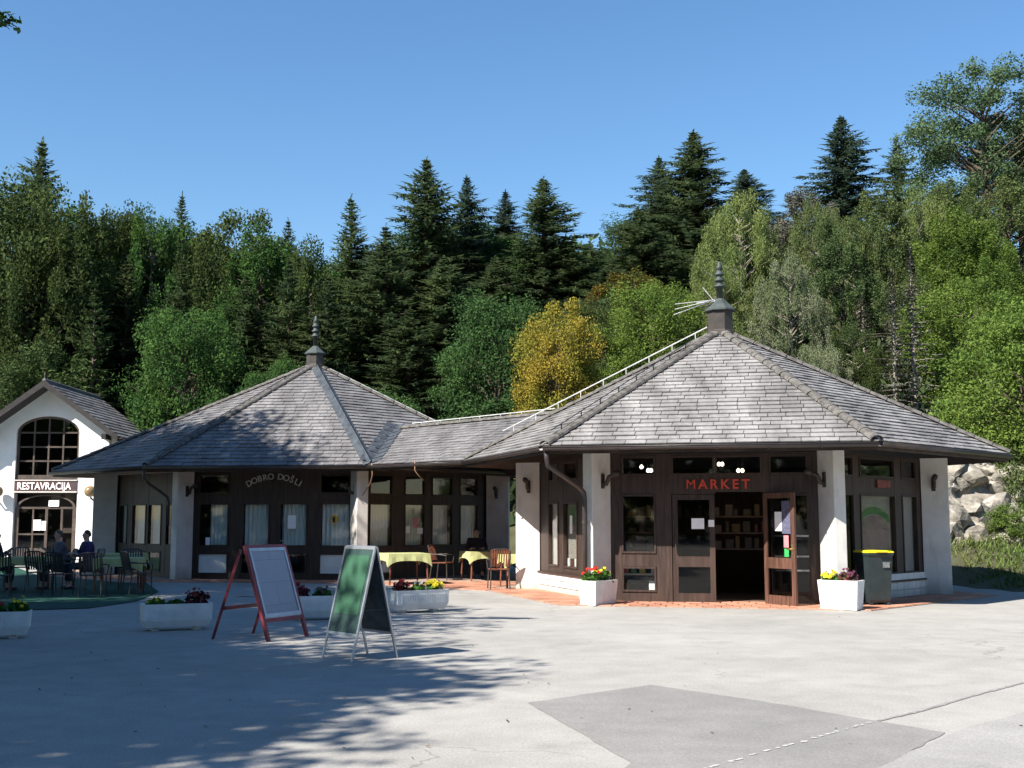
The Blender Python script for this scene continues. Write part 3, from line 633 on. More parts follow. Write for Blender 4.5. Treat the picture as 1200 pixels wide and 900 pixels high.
for i in range(4):
    for j in range(4):
        x0, x1 = xs[i]+.02, xs[i+1]-.02; z0, z1 = zs_[j]+.02, zs_[j+1]-.02; p = MB()
        if j < 3: p.box((x0,.155,z0),(x1,.163,z1))
        else:
            K = 5; xx = [x0+(x1-x0)*k/K for k in range(K+1)]; zz = [azs+.56*math.sqrt(max(0.02,1-((x-acx)/(ahw-.05))**2)) for x in xx]
            for k in range(K): p.add([(xx[k],.156,z0),(xx[k+1],.156,z0),(xx[k+1],.156,zz[k+1]),(xx[k],.156,zz[k])], [(0,1,2,3)])
        p.build('pane', M_GLASSD, awn)
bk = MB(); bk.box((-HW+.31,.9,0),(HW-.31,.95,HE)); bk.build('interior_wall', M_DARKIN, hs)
# name board and doors in the recess
nb = MB(); nb.box((acx-ahw+.01,-.02,2.58),(acx+ahw-.01,.10,3.04)); nbo = nb.build('name_board', mat('plum_board', (.075,.050,.055), .5, .1, 5), hs)
nb = MB(); nb.box((acx-ahw+.012,-.045,2.56),(acx+ahw-.012,-.022,2.61)); nb.box((acx-ahw+.012,-.045,3.00),(acx+ahw-.012,-.022,3.04)); nb.build('board_trim', M_GREYL, nbo)
me = text_mesh('RESTAVRACIJA', .37, .015, .006); me.materials.append(mat('red_outline', (.55,.10,.09), .5, .05, 4)); o = link('lettering', me, nbo)
wv = max(v.co.x for v in me.vertices)-min(v.co.x for v in me.vertices); k = 2.02/wv
T = Matrix.Translation((acx-.06,-.03,2.68)) @ Matrix.Rotation(math.pi/2,4,'X') @ Matrix.Diagonal((k,1,1,1)); o.matrix_local = T
me = text_mesh('RESTAVRACIJA', .37, .006, .012); me.materials.append(mat('white_letters', (.85,.85,.84), .5, .02, 4)); o = link('lettering', me, nbo); o.matrix_local = T
ew_ = MB(); ew_.box((acx-ahw+.01,.12,2.52),(acx+ahw-.01,.2,2.58)); n = 14
for rr0, rr1, y0 in ((1.0,1.10,.10),):
    vs = [(acx+r_*math.cos(math.pi*k/n), y, 2.03+.45*(r_/1.1)*math.sin(math.pi*k/n)) for y in (y0,y0+.1) for r_ in (rr0,rr1) for k in range(n+1)]; q = n+1
    ew_.add(vs, [(q+k,q+k+1,k+1,k) for k in range(n)]+[(k,k+1,2*q+k+1,2*q+k) for k in range(n)])
ew_.box((acx-1.12,.10,1.95),(acx+1.12,.2,2.03)); ew_.box((acx-.02,.105,0),(acx+.08,.195,1.95)); ew_.box((acx-1.12,.105,0),(acx-1.0,.195,1.95)); ew_.box((acx+1.0,.105,0),(acx+1.12,.195,1.95)); ew_.box((acx-.5,.108,0),(acx-.44,.192,1.95))
ew_.box((acx-1.0,.11,.98),(acx-.5,.19,1.04)); ew_.box((acx-.44,.11,.98),(acx-.02,.19,1.04)); ew_.box((acx+.56,.108,0),(acx+.64,.192,1.95)); ew_.box((acx-1.0,.14,0),(acx-.02,.17,.5))
ewo = ew_.build('entrance_frame', M_HFR, hs)
for (x0,x1,z0,z1) in ((-1.0,-.5,1.04,1.95),(-.44,-.02,1.04,1.95),(-1.0,-.5,.5,.98),(-.44,-.02,.5,.98),(.08,.56,.1,1.95)): p = MB(); p.box((acx+x0,.15,z0),(acx+x1,.158,z1)); p.build('pane', M_GLASSD, ewo)
for (x0,x1,z0,z1) in ((-.44,-.16,1.15,1.55),(-.13,.03,1.15,1.50)): p = MB(); p.box((acx+x0,.09,z0),(acx+x1,.099,z1)); p.build('notice', M_PAPER, ewo)
p = MB(); p.box((acx+.12,.05,2.05),(acx+.48,.099,2.27)); p.build('lit_sign_box', emit_mat('lit_sign', (.95,.95,1.0), .8), ewo)
for x in (-1.72, 1.72):
    b = MB(); b.tube([(x*1.06+.02,-.002,2.25),(x*1.06+.02,-.25,2.25),(x,-.32,2.38)], .035, 6); gl = b.build('globe_lamp', M_IRON, hs)
    g = MB(Matrix.Translation((x,-.34,2.60))); g.lathe([(.215*math.sin(math.pi*k/10)+.002, -.215*math.cos(math.pi*k/10)) for k in range(11)], 16); g.build('globe', mat('amber_globe', (.22,.15,.07), .2, .1, 4, spec=.6), gl, True)

# ================================================================== GROUND
def asphalt(name, c, dark):
    m = bpy.data.materials.new(name); t, p = nodes(m); N = t.nodes; Lk = t.links.new
    geo = N.new('ShaderNodeNewGeometry'); pos = geo.outputs['Position']
    def noise(sc, det=6, ro=.6):
        n = N.new('ShaderNodeTexNoise'); n.inputs['Scale'].default_value = sc; n.inputs['Detail'].default_value = det; n.inputs['Roughness'].default_value = ro; Lk(pos, n.inputs['Vector']); return n.outputs[0]
    def mr(sock, a, b, c_, d):
        r = N.new('ShaderNodeMapRange'); r.inputs[1].default_value = a; r.inputs[2].default_value = b; r.inputs[3].default_value = c_; r.inputs[4].default_value = d; Lk(sock, r.inputs[0]); return r.outputs[0]
    def mul(a, b):
        k = N.new('ShaderNodeMath'); k.operation = 'MULTIPLY'; Lk(a, k.inputs[0]); Lk(b, k.inputs[1]); return k.outputs[0]
    big = mr(noise(.35, 5), .3, .7, .86, 1.10); midn = mr(noise(2.2, 6), .3, .7, .90, 1.08); grit = mr(noise(45, 3, .7), .25, .75, .74, 1.22); gr2 = mr(noise(220, 2), .3, .7, .75, 1.2)
    vo = N.new('ShaderNodeTexVoronoi'); vo.feature = 'DISTANCE_TO_EDGE'; vo.inputs['Scale'].default_value = .32
    ns = N.new('ShaderNodeTexNoise'); ns.inputs['Scale'].default_value = 1.4; ns.inputs['Detail'].default_value = 6; Lk(pos, ns.inputs['Vector'])
    ma = N.new('ShaderNodeVectorMath'); ma.operation = 'MULTIPLY_ADD'; ma.inputs[1].default_value = (1.1,1.1,0); Lk(ns.outputs['Color'], ma.inputs[0]); Lk(pos, ma.inputs[2]); Lk(ma.outputs[0], vo.inputs['Vector'])
    crack = mr(vo.outputs[0], .001, .006, .72, 1.0)
    mask = mr(noise(.22, 3), .50, .58, 0, 1)
    mk_ = N.new('ShaderNodeMix'); mk_.inputs[2].default_value = 1.0; Lk(mask, mk_.inputs[0]); Lk(crack, mk_.inputs[3])
    stn = mul(mr(noise(.9, 4), .60, .72, 1, .84), mr(noise(4.5, 5, .7), .66, .74, 1, .80)); k = mul(mul(mul(mul(big, midn), mul(grit, gr2)), mk_.outputs[0]), stn)
    vm = N.new('ShaderNodeVectorMath'); vm.operation = 'SCALE'; vm.inputs[0].default_value = c; Lk(k, vm.inputs['Scale']); Lk(vm.outputs[0], p.inputs['Base Color'])
    p.inputs['Roughness'].default_value = .9; p.inputs['Specular IOR Level'].default_value = .2
    b = N.new('ShaderNodeBump'); b.inputs['Strength'].default_value = .5; b.inputs['Distance'].default_value = .006
    n3 = N.new('ShaderNodeTexNoise'); n3.inputs['Scale'].default_value = 90; n3.inputs['Detail'].default_value = 4; Lk(pos, n3.inputs['Vector']); Lk(n3.outputs[0], b.inputs['Height']); Lk(b.outputs[0], p.inputs['Normal'])
    return m
M_ASPH = asphalt('pale_worn_asphalt', (.335,.319,.296), 0)
M_PATCH = asphalt('grey_patch_asphalt', (.235,.226,.214), 0)
m = MB(); G = [-1500,-200,-60,-20,0,10,20,30,45,60,200,1500]
gv = [(x,y,0) for y in G for x in G]; n = len(G)
m.add(gv, [(j*n+i,j*n+i+1,(j+1)*n+i+1,(j+1)*n+i) for j in range(n-1) for i in range(n-1)])
tag(m.build('asphalt_ground', M_ASPH), kind='structure')
def smooth_edge(pts, k=14, amp=.03):
    out = []
    for i in range(len(pts)):
        p, q = Vector(pts[i]), Vector(pts[(i+1) % len(pts)])
        for j in range(k): out.append(tuple(p+(q-p)*(j/k)+Vector((random.uniform(-amp,amp), random.uniform(-amp,amp)))))
    return out
def sheet(name, pts, z, mt):
    m = MB(); m.add([(x,y,z) for x,y in pts], [tuple(range(len(pts)))]); return m.build(name, mt)
tag(sheet('asphalt_patch', smooth_edge([(.13,10.66),(1.33,11.78),(2.2,10.75),(3.25,9.2),(2.0,7.4),(.4,7.0),(.78,8.1)], 14, .012), .004, M_PATCH), kind='structure')
# trench seam with worn pale paint flecks across the patch, dark joint beyond it
m = MB(); pa, pb = Vector((1.25,7.9)), Vector((2.80,9.62)); d = (pb-pa).normalized(); nn2 = Vector((-d.y,d.x)); L_ = (pb-pa).length; s = 0
while s < L_:
    ln = random.uniform(.02,.11); c = pa+d*s+nn2*random.uniform(-.012,.012); wq = random.uniform(.012,.028); k = random.randint(5,7)
    pts = [c+d*(ln*.5*math.cos(2*math.pi*i/k)*random.uniform(.8,1.2))+nn2*(wq*math.sin(2*math.pi*i/k)*random.uniform(.8,1.2)) for i in range(k)]
    m.add([(p.x,p.y,.008) for p in pts], [tuple(range(k))]); s += ln+random.choice((0,.01,.03,.05,.10))
tag(m.build('paint_flecks', mat('worn_white_paint', (.42,.41,.385), .8, .2, 30)), kind='structure')
pts = [(2.80,9.62),(3.4,10.2),(4.2,11.1),(5.02,11.96),(7.5,14.3),(10,16.6)]; up_ = []; lo_ = []
for i in range(len(pts)-1):
    for k in range(12):
        p = Vector(pts[i]).lerp(Vector(pts[i+1]), k/12); wj = random.uniform(.012,.03); up_.append((p.x-wj*.7,p.y+wj*.7)); lo_.append((p.x+wj*.7,p.y-wj*.7))
m = MB(); k = len(up_); m.add([(x,y,.005) for x,y in up_+lo_], [(i,k+i,k+i+1,i+1) for i in range(k-1)]); tag(m.build('asphalt_joint', mat('dark_joint', (.235,.226,.213), .9, .2, 20)), kind='structure')
tag(sheet('asphalt_strip', smooth_edge([(3.28,9.18),(6.2,12.2),(10,15.9),(16,21.5),(16.4,20.8),(10,14.6),(6,10.6),(3.6,8.2),(2.2,6.8),(1.9,7.3)], 10, .02), .0035, asphalt('rewarded_strip_asphalt', (.30,.290,.275), 0)), kind='structure')
# terracotta paving: slab in mortar with separate tiles near the market front
M_MORT = mat('mortar', (.30,.22,.18), .9, .15, 10)
def Mw(p): return mk.matrix_basis @ Vector((*p, 0))
pvp = [(-13.4,34.3),(-9.6,30.55),(-3.7,29.75),(-1.75,27.9),(-.55,26.75)]
RP = 5.55
pvp += [tuple(Mw(hexv(RP,1))[:2]), tuple(Mw(hexv(RP,2))[:2]), tuple(Mw(hexv(RP,3))[:2]), tuple(Mw(hexv(RP,4))[:2]), (-2.4,41), (-8.2,41.5), (-13.6,38)]
m = MB(); m.prism(pvp, -.05, .012); pv = tag(m.build('terracotta_paving', M_MORT), kind='structure')
cand = []
def tile_strip(a, b, depth, ts=.33):
    F, W = bay_frame(a, b); r_ = int(depth/ts)
    for r in range(r_):
        x = r*ts*.577
        while x+ts < W-r*ts*.577+.001: cand.append((F, x, r*ts)); x += ts
for i in (1, 0, 2, 3):
    a, b = Mw(hexv(RP-.02,i)), Mw(hexv(RP-.02,(i+1)%6)); tile_strip(a[:2], b[:2], 1.75 if i in (0,1,2) else 1.0)
for a, b, dpt in ((pvp[2],pvp[4],3.0),(pvp[1],pvp[2],1.6),(pvp[0],pvp[1],1.3)): tile_strip(Vector(a), Vector(b), dpt)
t0 = MB(); g = .008; t0.add([(g,g,0),(.33-g,g,0),(.33-g,.33-g,0),(g,.33-g,0),(g+.006,g+.006,.010),(.324-g,g+.006,.010),(.324-g,.324-g,.010),(g+.006,.324-g,.010)], [(4,5,6,7),(0,1,5,4),(1,2,6,5),(2,3,7,6),(3,0,4,7)])
def tile_mat(name, obj):
    m = mat(name, (.43,.20,.13), .75, .18, 5, .2, 30); t = m.node_tree; p = t.nodes['Principled BSDF']; old = p.inputs['Base Color'].links[0].from_socket
    r = t.nodes.new('ShaderNodeObjectInfo').outputs['Random'] if obj else t.nodes.new('ShaderNodeNewGeometry').outputs['Random Per Island']
    mr = t.nodes.new('ShaderNodeMapRange'); mr.inputs[3].default_value = .72; mr.inputs[4].default_value = 1.22; t.links.new(r, mr.inputs[0])
    sc = t.nodes.new('ShaderNodeVectorMath'); sc.operation = 'SCALE'; t.links.new(old, sc.inputs[0]); t.links.new(mr.outputs[0], sc.inputs['Scale']); t.links.new(sc.outputs[0], p.inputs['Base Color']); return m
tme = t0.mesh('tile', tile_mat('terracotta_single', True)); rest = MB()
for i, (F, x, y) in enumerate(cand):
    T = F @ Matrix.Translation((x,y,.0125+random.uniform(0,.003))) @ Matrix.Rotation(random.uniform(-.008,.008),4,'Z')
    if i < 300: o = link('tile', tme, pv); o.matrix_local = T
    else: rest.add([tuple(v.co) for v in tme.vertices], [tuple(p.vertices) for p in tme.polygons], T)
tag(rest.build('tile_covering', tile_mat('terracotta_many', False), pv), kind='stuff')
cp = sheet('green_carpet', [(-14.5,20.6),(-8.9,21.0),(-7.55,21.6),(-7.25,23.4),(-7.7,26.4),(-9.0,29.8),(-9.8,30.3),(-13.4,34.1),(-16.5,40),(-26,40),(-26,20.6)], .016, mat('green_outdoor_carpet', (.012,.062,.043), .95, .2, 8, .3, 120))
tag(cp, 'green outdoor carpet laid under the shaded terrace seats on the left', 'carpet')

# ================================================================== HILL, BANK, GRASS, ROCKS
def sstep(x, a, b): t = min(1, max(0, (x-a)/(b-a))); return t*t*(3-2*t)
def yb(x):
    if x < -11: return 60
    if x < -3: return 44+16*sstep(-x, 3, 11)
    return 44-9.0*sstep(x, -3, 6)
def hill(x, y):
    s = y-yb(x); z = 0
    if s > 0: z = .40*s - .9*sstep(s,0,6) + .9*sstep(s, 0, 3)
    if s > 45: z -= .25*(s-45)
    bank = sstep(x, 10.6, 12.2+max(0,(28-y))*.3)*max(0, min(.16*(y-26.8), 1.05)); return max(z, bank)
m = MB(); xs = np.linspace(-75, 75, 101); ys = np.linspace(26, 140, 77); n = len(xs)
hv = []
for y in ys:
    for x in xs:
        h = hill(x, y); hv.append((x, y, h-.03+(.25*math.sin(x*1.3+y*.7)*math.sin(y*.9-x*.4) if h > 1.2 else 0)))
m.add(hv, [(j*n+i,j*n+i+1,(j+1)*n+i+1,(j+1)*n+i) for j in range(len(ys)-1) for i in range(n-1)])
M_FLOOR = mat('forest_floor', (.07,.075,.035), .95, .3, 1.2, .6, 9, c2=(.045,.04,.02))
tag(m.build('hillside', M_FLOOR, None, True), kind='structure')
M_GRASS = leaf_mat('grass_blades', (.085,.135,.035), .3, .4, (.13,.14,.05))
q = []
for _ in range(26000):
    x, y = rng.uniform(10.8, 24), rng.uniform(27.0, 46)
    h = hill(x, y)
    if h < .02 or (y > 33.2 and 11.5 < x < 15.6 and y < 36.5): continue
    ln = rng.uniform(.04,.13)*(1.0 if y < 33 else 2.0); a = rng.uniform(0, 6.28); wd = rng.uniform(.012,.022)*1.6; dx, dy = math.cos(a)*wd, math.sin(a)*wd; lx, ly = rng.uniform(-.12,.12,2)
    q.append([(x-dx,y-dy,h-.03),(x+dx,y+dy,h-.03),(x+lx+dx*.2,y+ly+dy*.2,h+ln),(x+lx-dx*.2,y+ly-dy*.2,h+ln)])
tag(link('grass', fan_mesh('grass', q, M_GRASS)), kind='stuff')
M_ROCK = mat('grey_limestone', (.235,.212,.178), .9, .4, 1.8, .9, 8)
ro = thing('rock_outcrop', 'pale broken limestone outcrop behind the right corner of the market', 'rock', (13.4, 34.2, .6))
def rock_mesh(seed):
    r_ = random.Random(seed); bm = bmesh.new(); bmesh.ops.create_icosphere(bm, subdivisions=2, radius=1)
    cuts = [(Vector((r_.uniform(-1,1), r_.uniform(-1,1), r_.uniform(-1,1))).normalized(), r_.uniform(.45,.8)) for _ in range(9)]
    for v in bm.verts:
        for d, c in cuts:
            k = v.co.dot(d)
            if k > c: v.co -= d*(k-c)
        v.co *= r_.uniform(.94,1.06)
    me = bpy.data.meshes.new('rock'); bm.to_mesh(me); bm.free(); me.materials.append(M_ROCK); return me
rms = [rock_mesh(i) for i in range(6)]
for i in range(95):
    x = random.uniform(-1.9, 3.0); t = random.random(); z = t*2.6*(1-.06*max(0,x)); y = -.9+t*2.1+random.uniform(-.25,.25)
    o = link('rock', random.choice(rms), ro); o.location = (x, y, z); sc = random.uniform(.18,.62)*(1.25-.4*t); o.scale = (sc*random.uniform(.9,1.6), sc, sc*random.uniform(.6,1.0)); o.rotation_euler = (random.uniform(-.5,.5), random.uniform(-.5,.5), random.uniform(0,6.28))
core = MB(); core.add([(-2.0,-.6,-.4),(3.4,-.6,-.4),(3.2,.0,.9),(2.6,1.0,2.1),(-1.9,1.0,2.4),(-2.0,.1,1.0),(-2.0,3,-.4),(3.4,3,-.4),(3.0,3,2.1),(-1.9,3,2.5)], [(0,1,2,5),(5,2,3,4),(4,3,8,9),(0,5,4,9,6),(1,7,8,3,2),(6,9,8,7)]); core.build('rock_face', M_ROCK, ro)

# ================================================================== PLANTERS AND FLOWERS
def planter(loc, rz, L, W, H, label, ribs, group='white flower planters'):
    t = thing('planter', label, 'planter', (*loc, 0), rz, group); ft = .05 if ribs else .012; tp = .035
    def rr(l, w): return [(-l/2,-w/2),(l/2,-w/2),(l/2,w/2),(-l/2,w/2)]
    b = MB()
    levels = [(ft, L-.11 if ribs else L-.08, W-.11 if ribs else W-.08), (ft+.10 if ribs else ft+.01, L-.02 if ribs else L-.075, W-.02 if ribs else W-.075), (H-.05, L-.01 if ribs else L-.01, W-.01), (H, L, W), (H, L-2*tp, W-2*tp), (H-.08, L-2*tp-.02, W-2*tp-.02)]
    vs = []; fs = []
    for z, l, w_ in levels: vs += [(x,y,z) for x,y in rr(l,w_)]
    for k in range(5): fs += [(k*4+i, k*4+(i+1)%4, k*4+4+(i+1)%4, k*4+4+i) for i in range(4)]
    fs.append((3,2,1,0)); b.add(vs, fs); b.build('trough', M_CONC, t)
    so_ = MB(); so_.box((-L/2+tp,-W/2+tp,H-.10),(L/2-tp,W/2-tp,H-.045)); so_.build('soil', M_SOIL, t)
    if ribs:
        r_ = MB(); n = int((L-.16)/.032)
        for i in range(n): x = -L/2+.08+(L-.16)*(i+.5)/n; r_.box((x-.009,-W/2-.002,ft+.12),(x+.009,-W/2+.012,H-.06)); r_.box((x-.009,W/2-.012,ft+.15),(x+.009,W/2+.002,H-.06))
        tag(r_.build('fluting', M_CONC, t), kind='stuff')
        for x in (-L*.3, L*.3): f = MB(); f.box((x-.05,-W/2+.12,0),(x+.05,W/2-.12,ft-.002)); f.build('foot', M_CONC, t)
    return t
M_LEAF = leaf_mat('bedding_leaf', (.07,.15,.03), .3, .35); M_LEAFR = leaf_mat('dark_red_leaf', (.10,.03,.03), .2, .4)
FC = {c: leaf_mat(c+'_petals', v, .3, .3) for c, v in dict(red=(.62,.05,.03), yellow=(.80,.62,.05), dull_red=(.35,.05,.06), white=(.7,.66,.55), purple=(.25,.08,.12)).items()}
def rotq(c, n, u, s, t):
    n = Vector(n).normalized(); a = n.cross(Vector(u)).normalized() if abs(n.dot(Vector(u).normalized())) < .95 else n.orthogonal().normalized(); b = n.cross(a)
    c = Vector(c); return [c-a*s-b*t, c+a*s-b*t, c+a*s+b*t, c-a*s+b*t]
def flower_plant(loc, col, r_, h, label, leaf=None, nb=14, nl=120, bs=.03):
    t = thing('flower_plant', label, 'flower', loc, 0, 'flowers in the planters'); q = []
    for _ in range(nl):
        a = random.uniform(0,6.28); rad = r_*math.sqrt(random.random()); z = random.uniform(0,h*.85)*(1-.4*rad/r_)
        q.append(rotq((rad*math.cos(a),rad*math.sin(a),z),(random.uniform(-1,1),random.uniform(-1,1),random.uniform(.2,1)),(random.uniform(-1,1),random.uniform(-1,1),.3),random.uniform(.014,.026),random.uniform(.022,.04)))
    link('foliage', fan_mesh('foliage', q, leaf or M_LEAF), t)
    s = MB()
    for i in range(nb):
        a = random.uniform(0,6.28); rad = r_*.95*math.sqrt(random.random()); z = h*(1-.45*(rad/r_)**2)*random.uniform(.7,1.08); q = []; c = Vector((rad*math.cos(a),rad*math.sin(a),z)); nrm = Vector((math.cos(a)*.6,math.sin(a)*.6-.3,.8)).normalized()
        s.tube([(c.x*.5,c.y*.5,0),tuple(c)], .004, 4)
        u = nrm.orthogonal().normalized(); v = nrm.cross(u)
        for k in range(6):
            th_ = 2*math.pi*k/6; d = u*math.cos(th_)+v*math.sin(th_); e = nrm.cross(d)*bs*.42; q.append([c-e*.4, c+e*.4, c+d*bs+e+nrm*bs*.25, c+d*bs-e+nrm*bs*.25])
        for k in range(5):
            th_ = 2*math.pi*k/5+.3; d = u*math.cos(th_)+v*math.sin(th_); e = nrm.cross(d)*bs*.35; q.append([c-e*.4+nrm*.004, c+e*.4+nrm*.004, c+d*bs*.55+e+nrm*bs*.6, c+d*bs*.55-e+nrm*bs*.6])
        link('blossom', fan_mesh('blossom', q, FC[col]), t)
    s.build('stems', M_LEAF, t)
PL = [((-7.02,16.28),.30,1.05,.40,.36,'white concrete flower planter cut by the left edge of the picture',True),
      ((-4.86,17.55),.42,.98,.40,.38,'shaded white planter between the left edge and the red framed menu board',True),
      ((-3.05,19.35),.30,1.0,.40,.38,'white fluted planter half hidden behind the two folding boards',True),
      ((-1.62,20.85),.60,1.02,.40,.38,'sunlit white fluted planter right of the green folding board',True),
      ((1.60,22.48),.90,.74,.40,.46,'white planter of red and yellow flowers beside the downpipe left of the market doors',False),
      ((5.80,21.32),-.60,.72,.40,.52,'white planter right of the open market door beside the wheeled bin',False)]
for p in PL: planter(*p)
def fl(i, u, col, r_, h, label, **k):
    (x,y),rz,L,W,H = PL[i][0], *PL[i][1:5]; flower_plant((x+u*L*math.cos(rz), y+u*L*math.sin(rz), H-.05), col, r_, h, label, **k)
fl(0,.06,'dull_red',.15,.20,'dark red flowers in the planter at the left edge', nb=8); fl(0,.34,'yellow',.14,.24,'yellow flowers at the right end of the left edge planter', nb=7, bs=.026)
fl(1,-.30,'yellow',.13,.16,'small yellow flowers at the left end of the shaded planter', nb=7, bs=.024); fl(1,.0,'white',.12,.13,'low green plant in the middle of the shaded planter', nb=1); fl(1,.30,'dull_red',.17,.28,'tall dark red plant at the right end of the shaded planter', leaf=M_LEAFR, nb=14)
fl(2,-.34,'dull_red',.15,.26,'dark red flowers left in the half hidden planter', leaf=M_LEAFR, nb=14); fl(2,.02,'purple',.14,.20,'purple flowers in the middle of the half hidden planter', nb=12); fl(2,.36,'yellow',.13,.20,'yellow flowers right in the half hidden planter beside the green board', nb=12)
fl(3,-.32,'dull_red',.15,.24,'red flowers at the left end of the sunlit fluted planter', leaf=M_LEAFR, nb=16); fl(3,.0,'white',.14,.18,'pale flowers in the middle of the sunlit fluted planter', nb=9); fl(3,.32,'yellow',.15,.22,'bright yellow flowers at the right end of the sunlit fluted planter', nb=22, bs=.036)
fl(4,-.25,'red',.19,.30,'big red flowers in the planter by the downpipe', nb=15, bs=.034); fl(4,.22,'yellow',.19,.30,'yellow flowers in the planter by the downpipe', nb=16, bs=.032)
fl(5,-.28,'yellow',.15,.22,'yellow flowers nearest the open market door', nb=20, bs=.036); fl(5,.18,'purple',.17,.26,'purple flowered plant beside the wheeled bin', leaf=M_LEAFR, nb=12); fl(5,-.02,'white',.14,.16,'green plant between the yellow and purple flowers', nb=3)

# ================================================================== FOLDING BOARDS
def basis(o, x, y, z): M = Matrix((x.normalized(), y.normalized(), z.normalized())).transposed().to_4x4(); M.translation = o; return M
M_REDM = mat('dark_red_frame', (.17,.025,.035), .45, .12, 6, spec=.5); M_SILV = mat('silver_frame', (.42,.43,.46), .4, .08, 6, metal=.7)
def print_mat(name, paper, ink, rows, cols):
    m = bpy.data.materials.new(name); t, p = nodes(m); N = t.nodes; Lk = t.links.new
    tc = N.new('ShaderNodeTexCoord'); br = N.new('ShaderNodeTexBrick'); br.inputs['Color1'].default_value = (*paper,1); br.inputs['Color2'].default_value = tuple(c*.93 for c in paper)+(1,); br.inputs['Mortar'].default_value = (*ink,1)
    br.inputs['Scale'].default_value = 1; br.inputs['Brick Width'].default_value = cols; br.inputs['Row Height'].default_value = rows; br.inputs['Mortar Size'].default_value = .004
    nz = N.new('ShaderNodeTexNoise'); nz.inputs['Scale'].default_value = 60; mp = N.new('ShaderNodeMapping'); mp.inputs['Scale'].default_value = (.35,4.5,1); Lk(tc.outputs['Object'], mp.inputs[0]); Lk(mp.outputs[0], nz.inputs['Vector']); Lk(tc.outputs['Object'], br.inputs['Vector'])
    mx = N.new('ShaderNodeMix'); mx.data_type = 'RGBA'; mr = N.new('ShaderNodeMapRange'); mr.inputs[1].default_value = .52; mr.inputs[2].default_value = .66; mr.inputs[4].default_value = .45
    Lk(nz.outputs[0], mr.inputs[0]); Lk(mr.outputs[0], mx.inputs[0]); Lk(br.outputs[0], mx.inputs[6]); mx.inputs[7].default_value = (*ink,1); Lk(mx.outputs[2], p.inputs['Base Color']); p.inputs['Roughness'].default_value = .25; return m
def place_prop(o, M): o.matrix_local = M; return o
# red framed menu board
A, B, C, D = Vector((-3.18,15.87,0)), Vector((-2.80,16.60,0)), Vector((-3.99,16.21,0)), Vector((-3.62,16.98,0))
ctr = (A+B+C+D)/4; rb = thing('menu_board', 'dark red framed folding menu board with pale printed sheets', 'sign board', (ctr.x, ctr.y, 0))
A, B, C, D = (v-Vector((ctr.x,ctr.y,0)) for v in (A,B,C,D)); wv = (B-A).normalized(); spread = ((A+B)-(C+D))/2
top = Vector((0,0,1.24)); ta, tb = top-wv*.41+spread*.04, top+wv*.41+spread*.04
up = ((ta+tb)/2-(A+B)/2); ul = up.length; nrm = wv.cross(up).normalized(); nrm = nrm if nrm.dot(spread) > 0 else -nrm
Fb = basis(A, wv, nrm, up); W_ = (B-A).length
leg = MB(Fb); leg.box((-.02,-.022,0),(.025,.022,ul)); leg.build('leg', M_REDM, rb)
leg = MB(Fb); leg.box((W_-.025,-.022,0),(W_+.02,.022,ul)); leg.build('leg', M_REDM, rb)
c_ = MB(Fb); c_.box((.026,-.02,.25),(W_-.026,.02,.30)); c_.build('cross_bar', M_REDM, rb); c_ = MB(Fb); c_.box((.026,-.02,ul-.04),(W_-.026,.02,ul)); c_.build('cross_bar', M_REDM, rb)
pnl = MB(Fb); pnl.box((.027,-.012,.301),(W_-.027,.014,ul-.041)); po = pnl.build('panel', M_SILV, rb)
pr = MB(); pr.box((-(W_-.13)/2,-(ul-.45)/2,0),((W_-.13)/2,(ul-.45)/2,.004)); sh_ = pr.build('printed_sheet', print_mat('menu_print', (.24,.26,.31), (.15,.17,.23), .31, 30.0), po)
sh_.matrix_local = basis(Fb @ Vector((W_/2,.0155,.30+(ul-.34)/2)), -wv if nrm.cross(-wv).dot(up) < 0 else wv, up, nrm) if False else (Fb @ Matrix.Translation((W_/2,.016,.30+(ul-.34)/2)) @ Matrix.Rotation(math.pi/2,4,'X') @ Matrix.Rotation(math.pi,4,'Y'))
fr = MB(Fb)
for a_, b_ in (((.03,.012,.31),(.062,.03,ul-.045)),((W_-.062,.012,.31),(W_-.03,.03,ul-.045)),((.063,.012,.31),(W_-.063,.029,.36)),((.063,.012,ul-.09),(W_-.063,.029,ul-.045))): fr.box(a_, b_)
fr.build('snap_frame', M_SILV, po)
up2 = top-wv*.0-spread*.0; 
for P_, s_ in ((C,-.40),(D,.40)): l_ = MB(); t_ = top+wv*s_-spread*.05-Vector((0,0,.06)); l_.tube([P_, t_], .024, 4); l_.build('leg', M_REDM, rb)
mC, mD = C.lerp(top-wv*.40,.33), D.lerp(top+wv*.40,.33); l_ = MB(); l_.tube([mC,mD], .034, 4); l_.build('cross_bar', M_REDM, rb)
for P_ in (A, B): s_ = MB(); h_ = P_*.5+Vector((0,0,.5)); s_.tube([P_.lerp(top,.45), (C if P_ is A else D).lerp(top,.45)], .006, 5); s_.build('stay', M_IRON, rb)
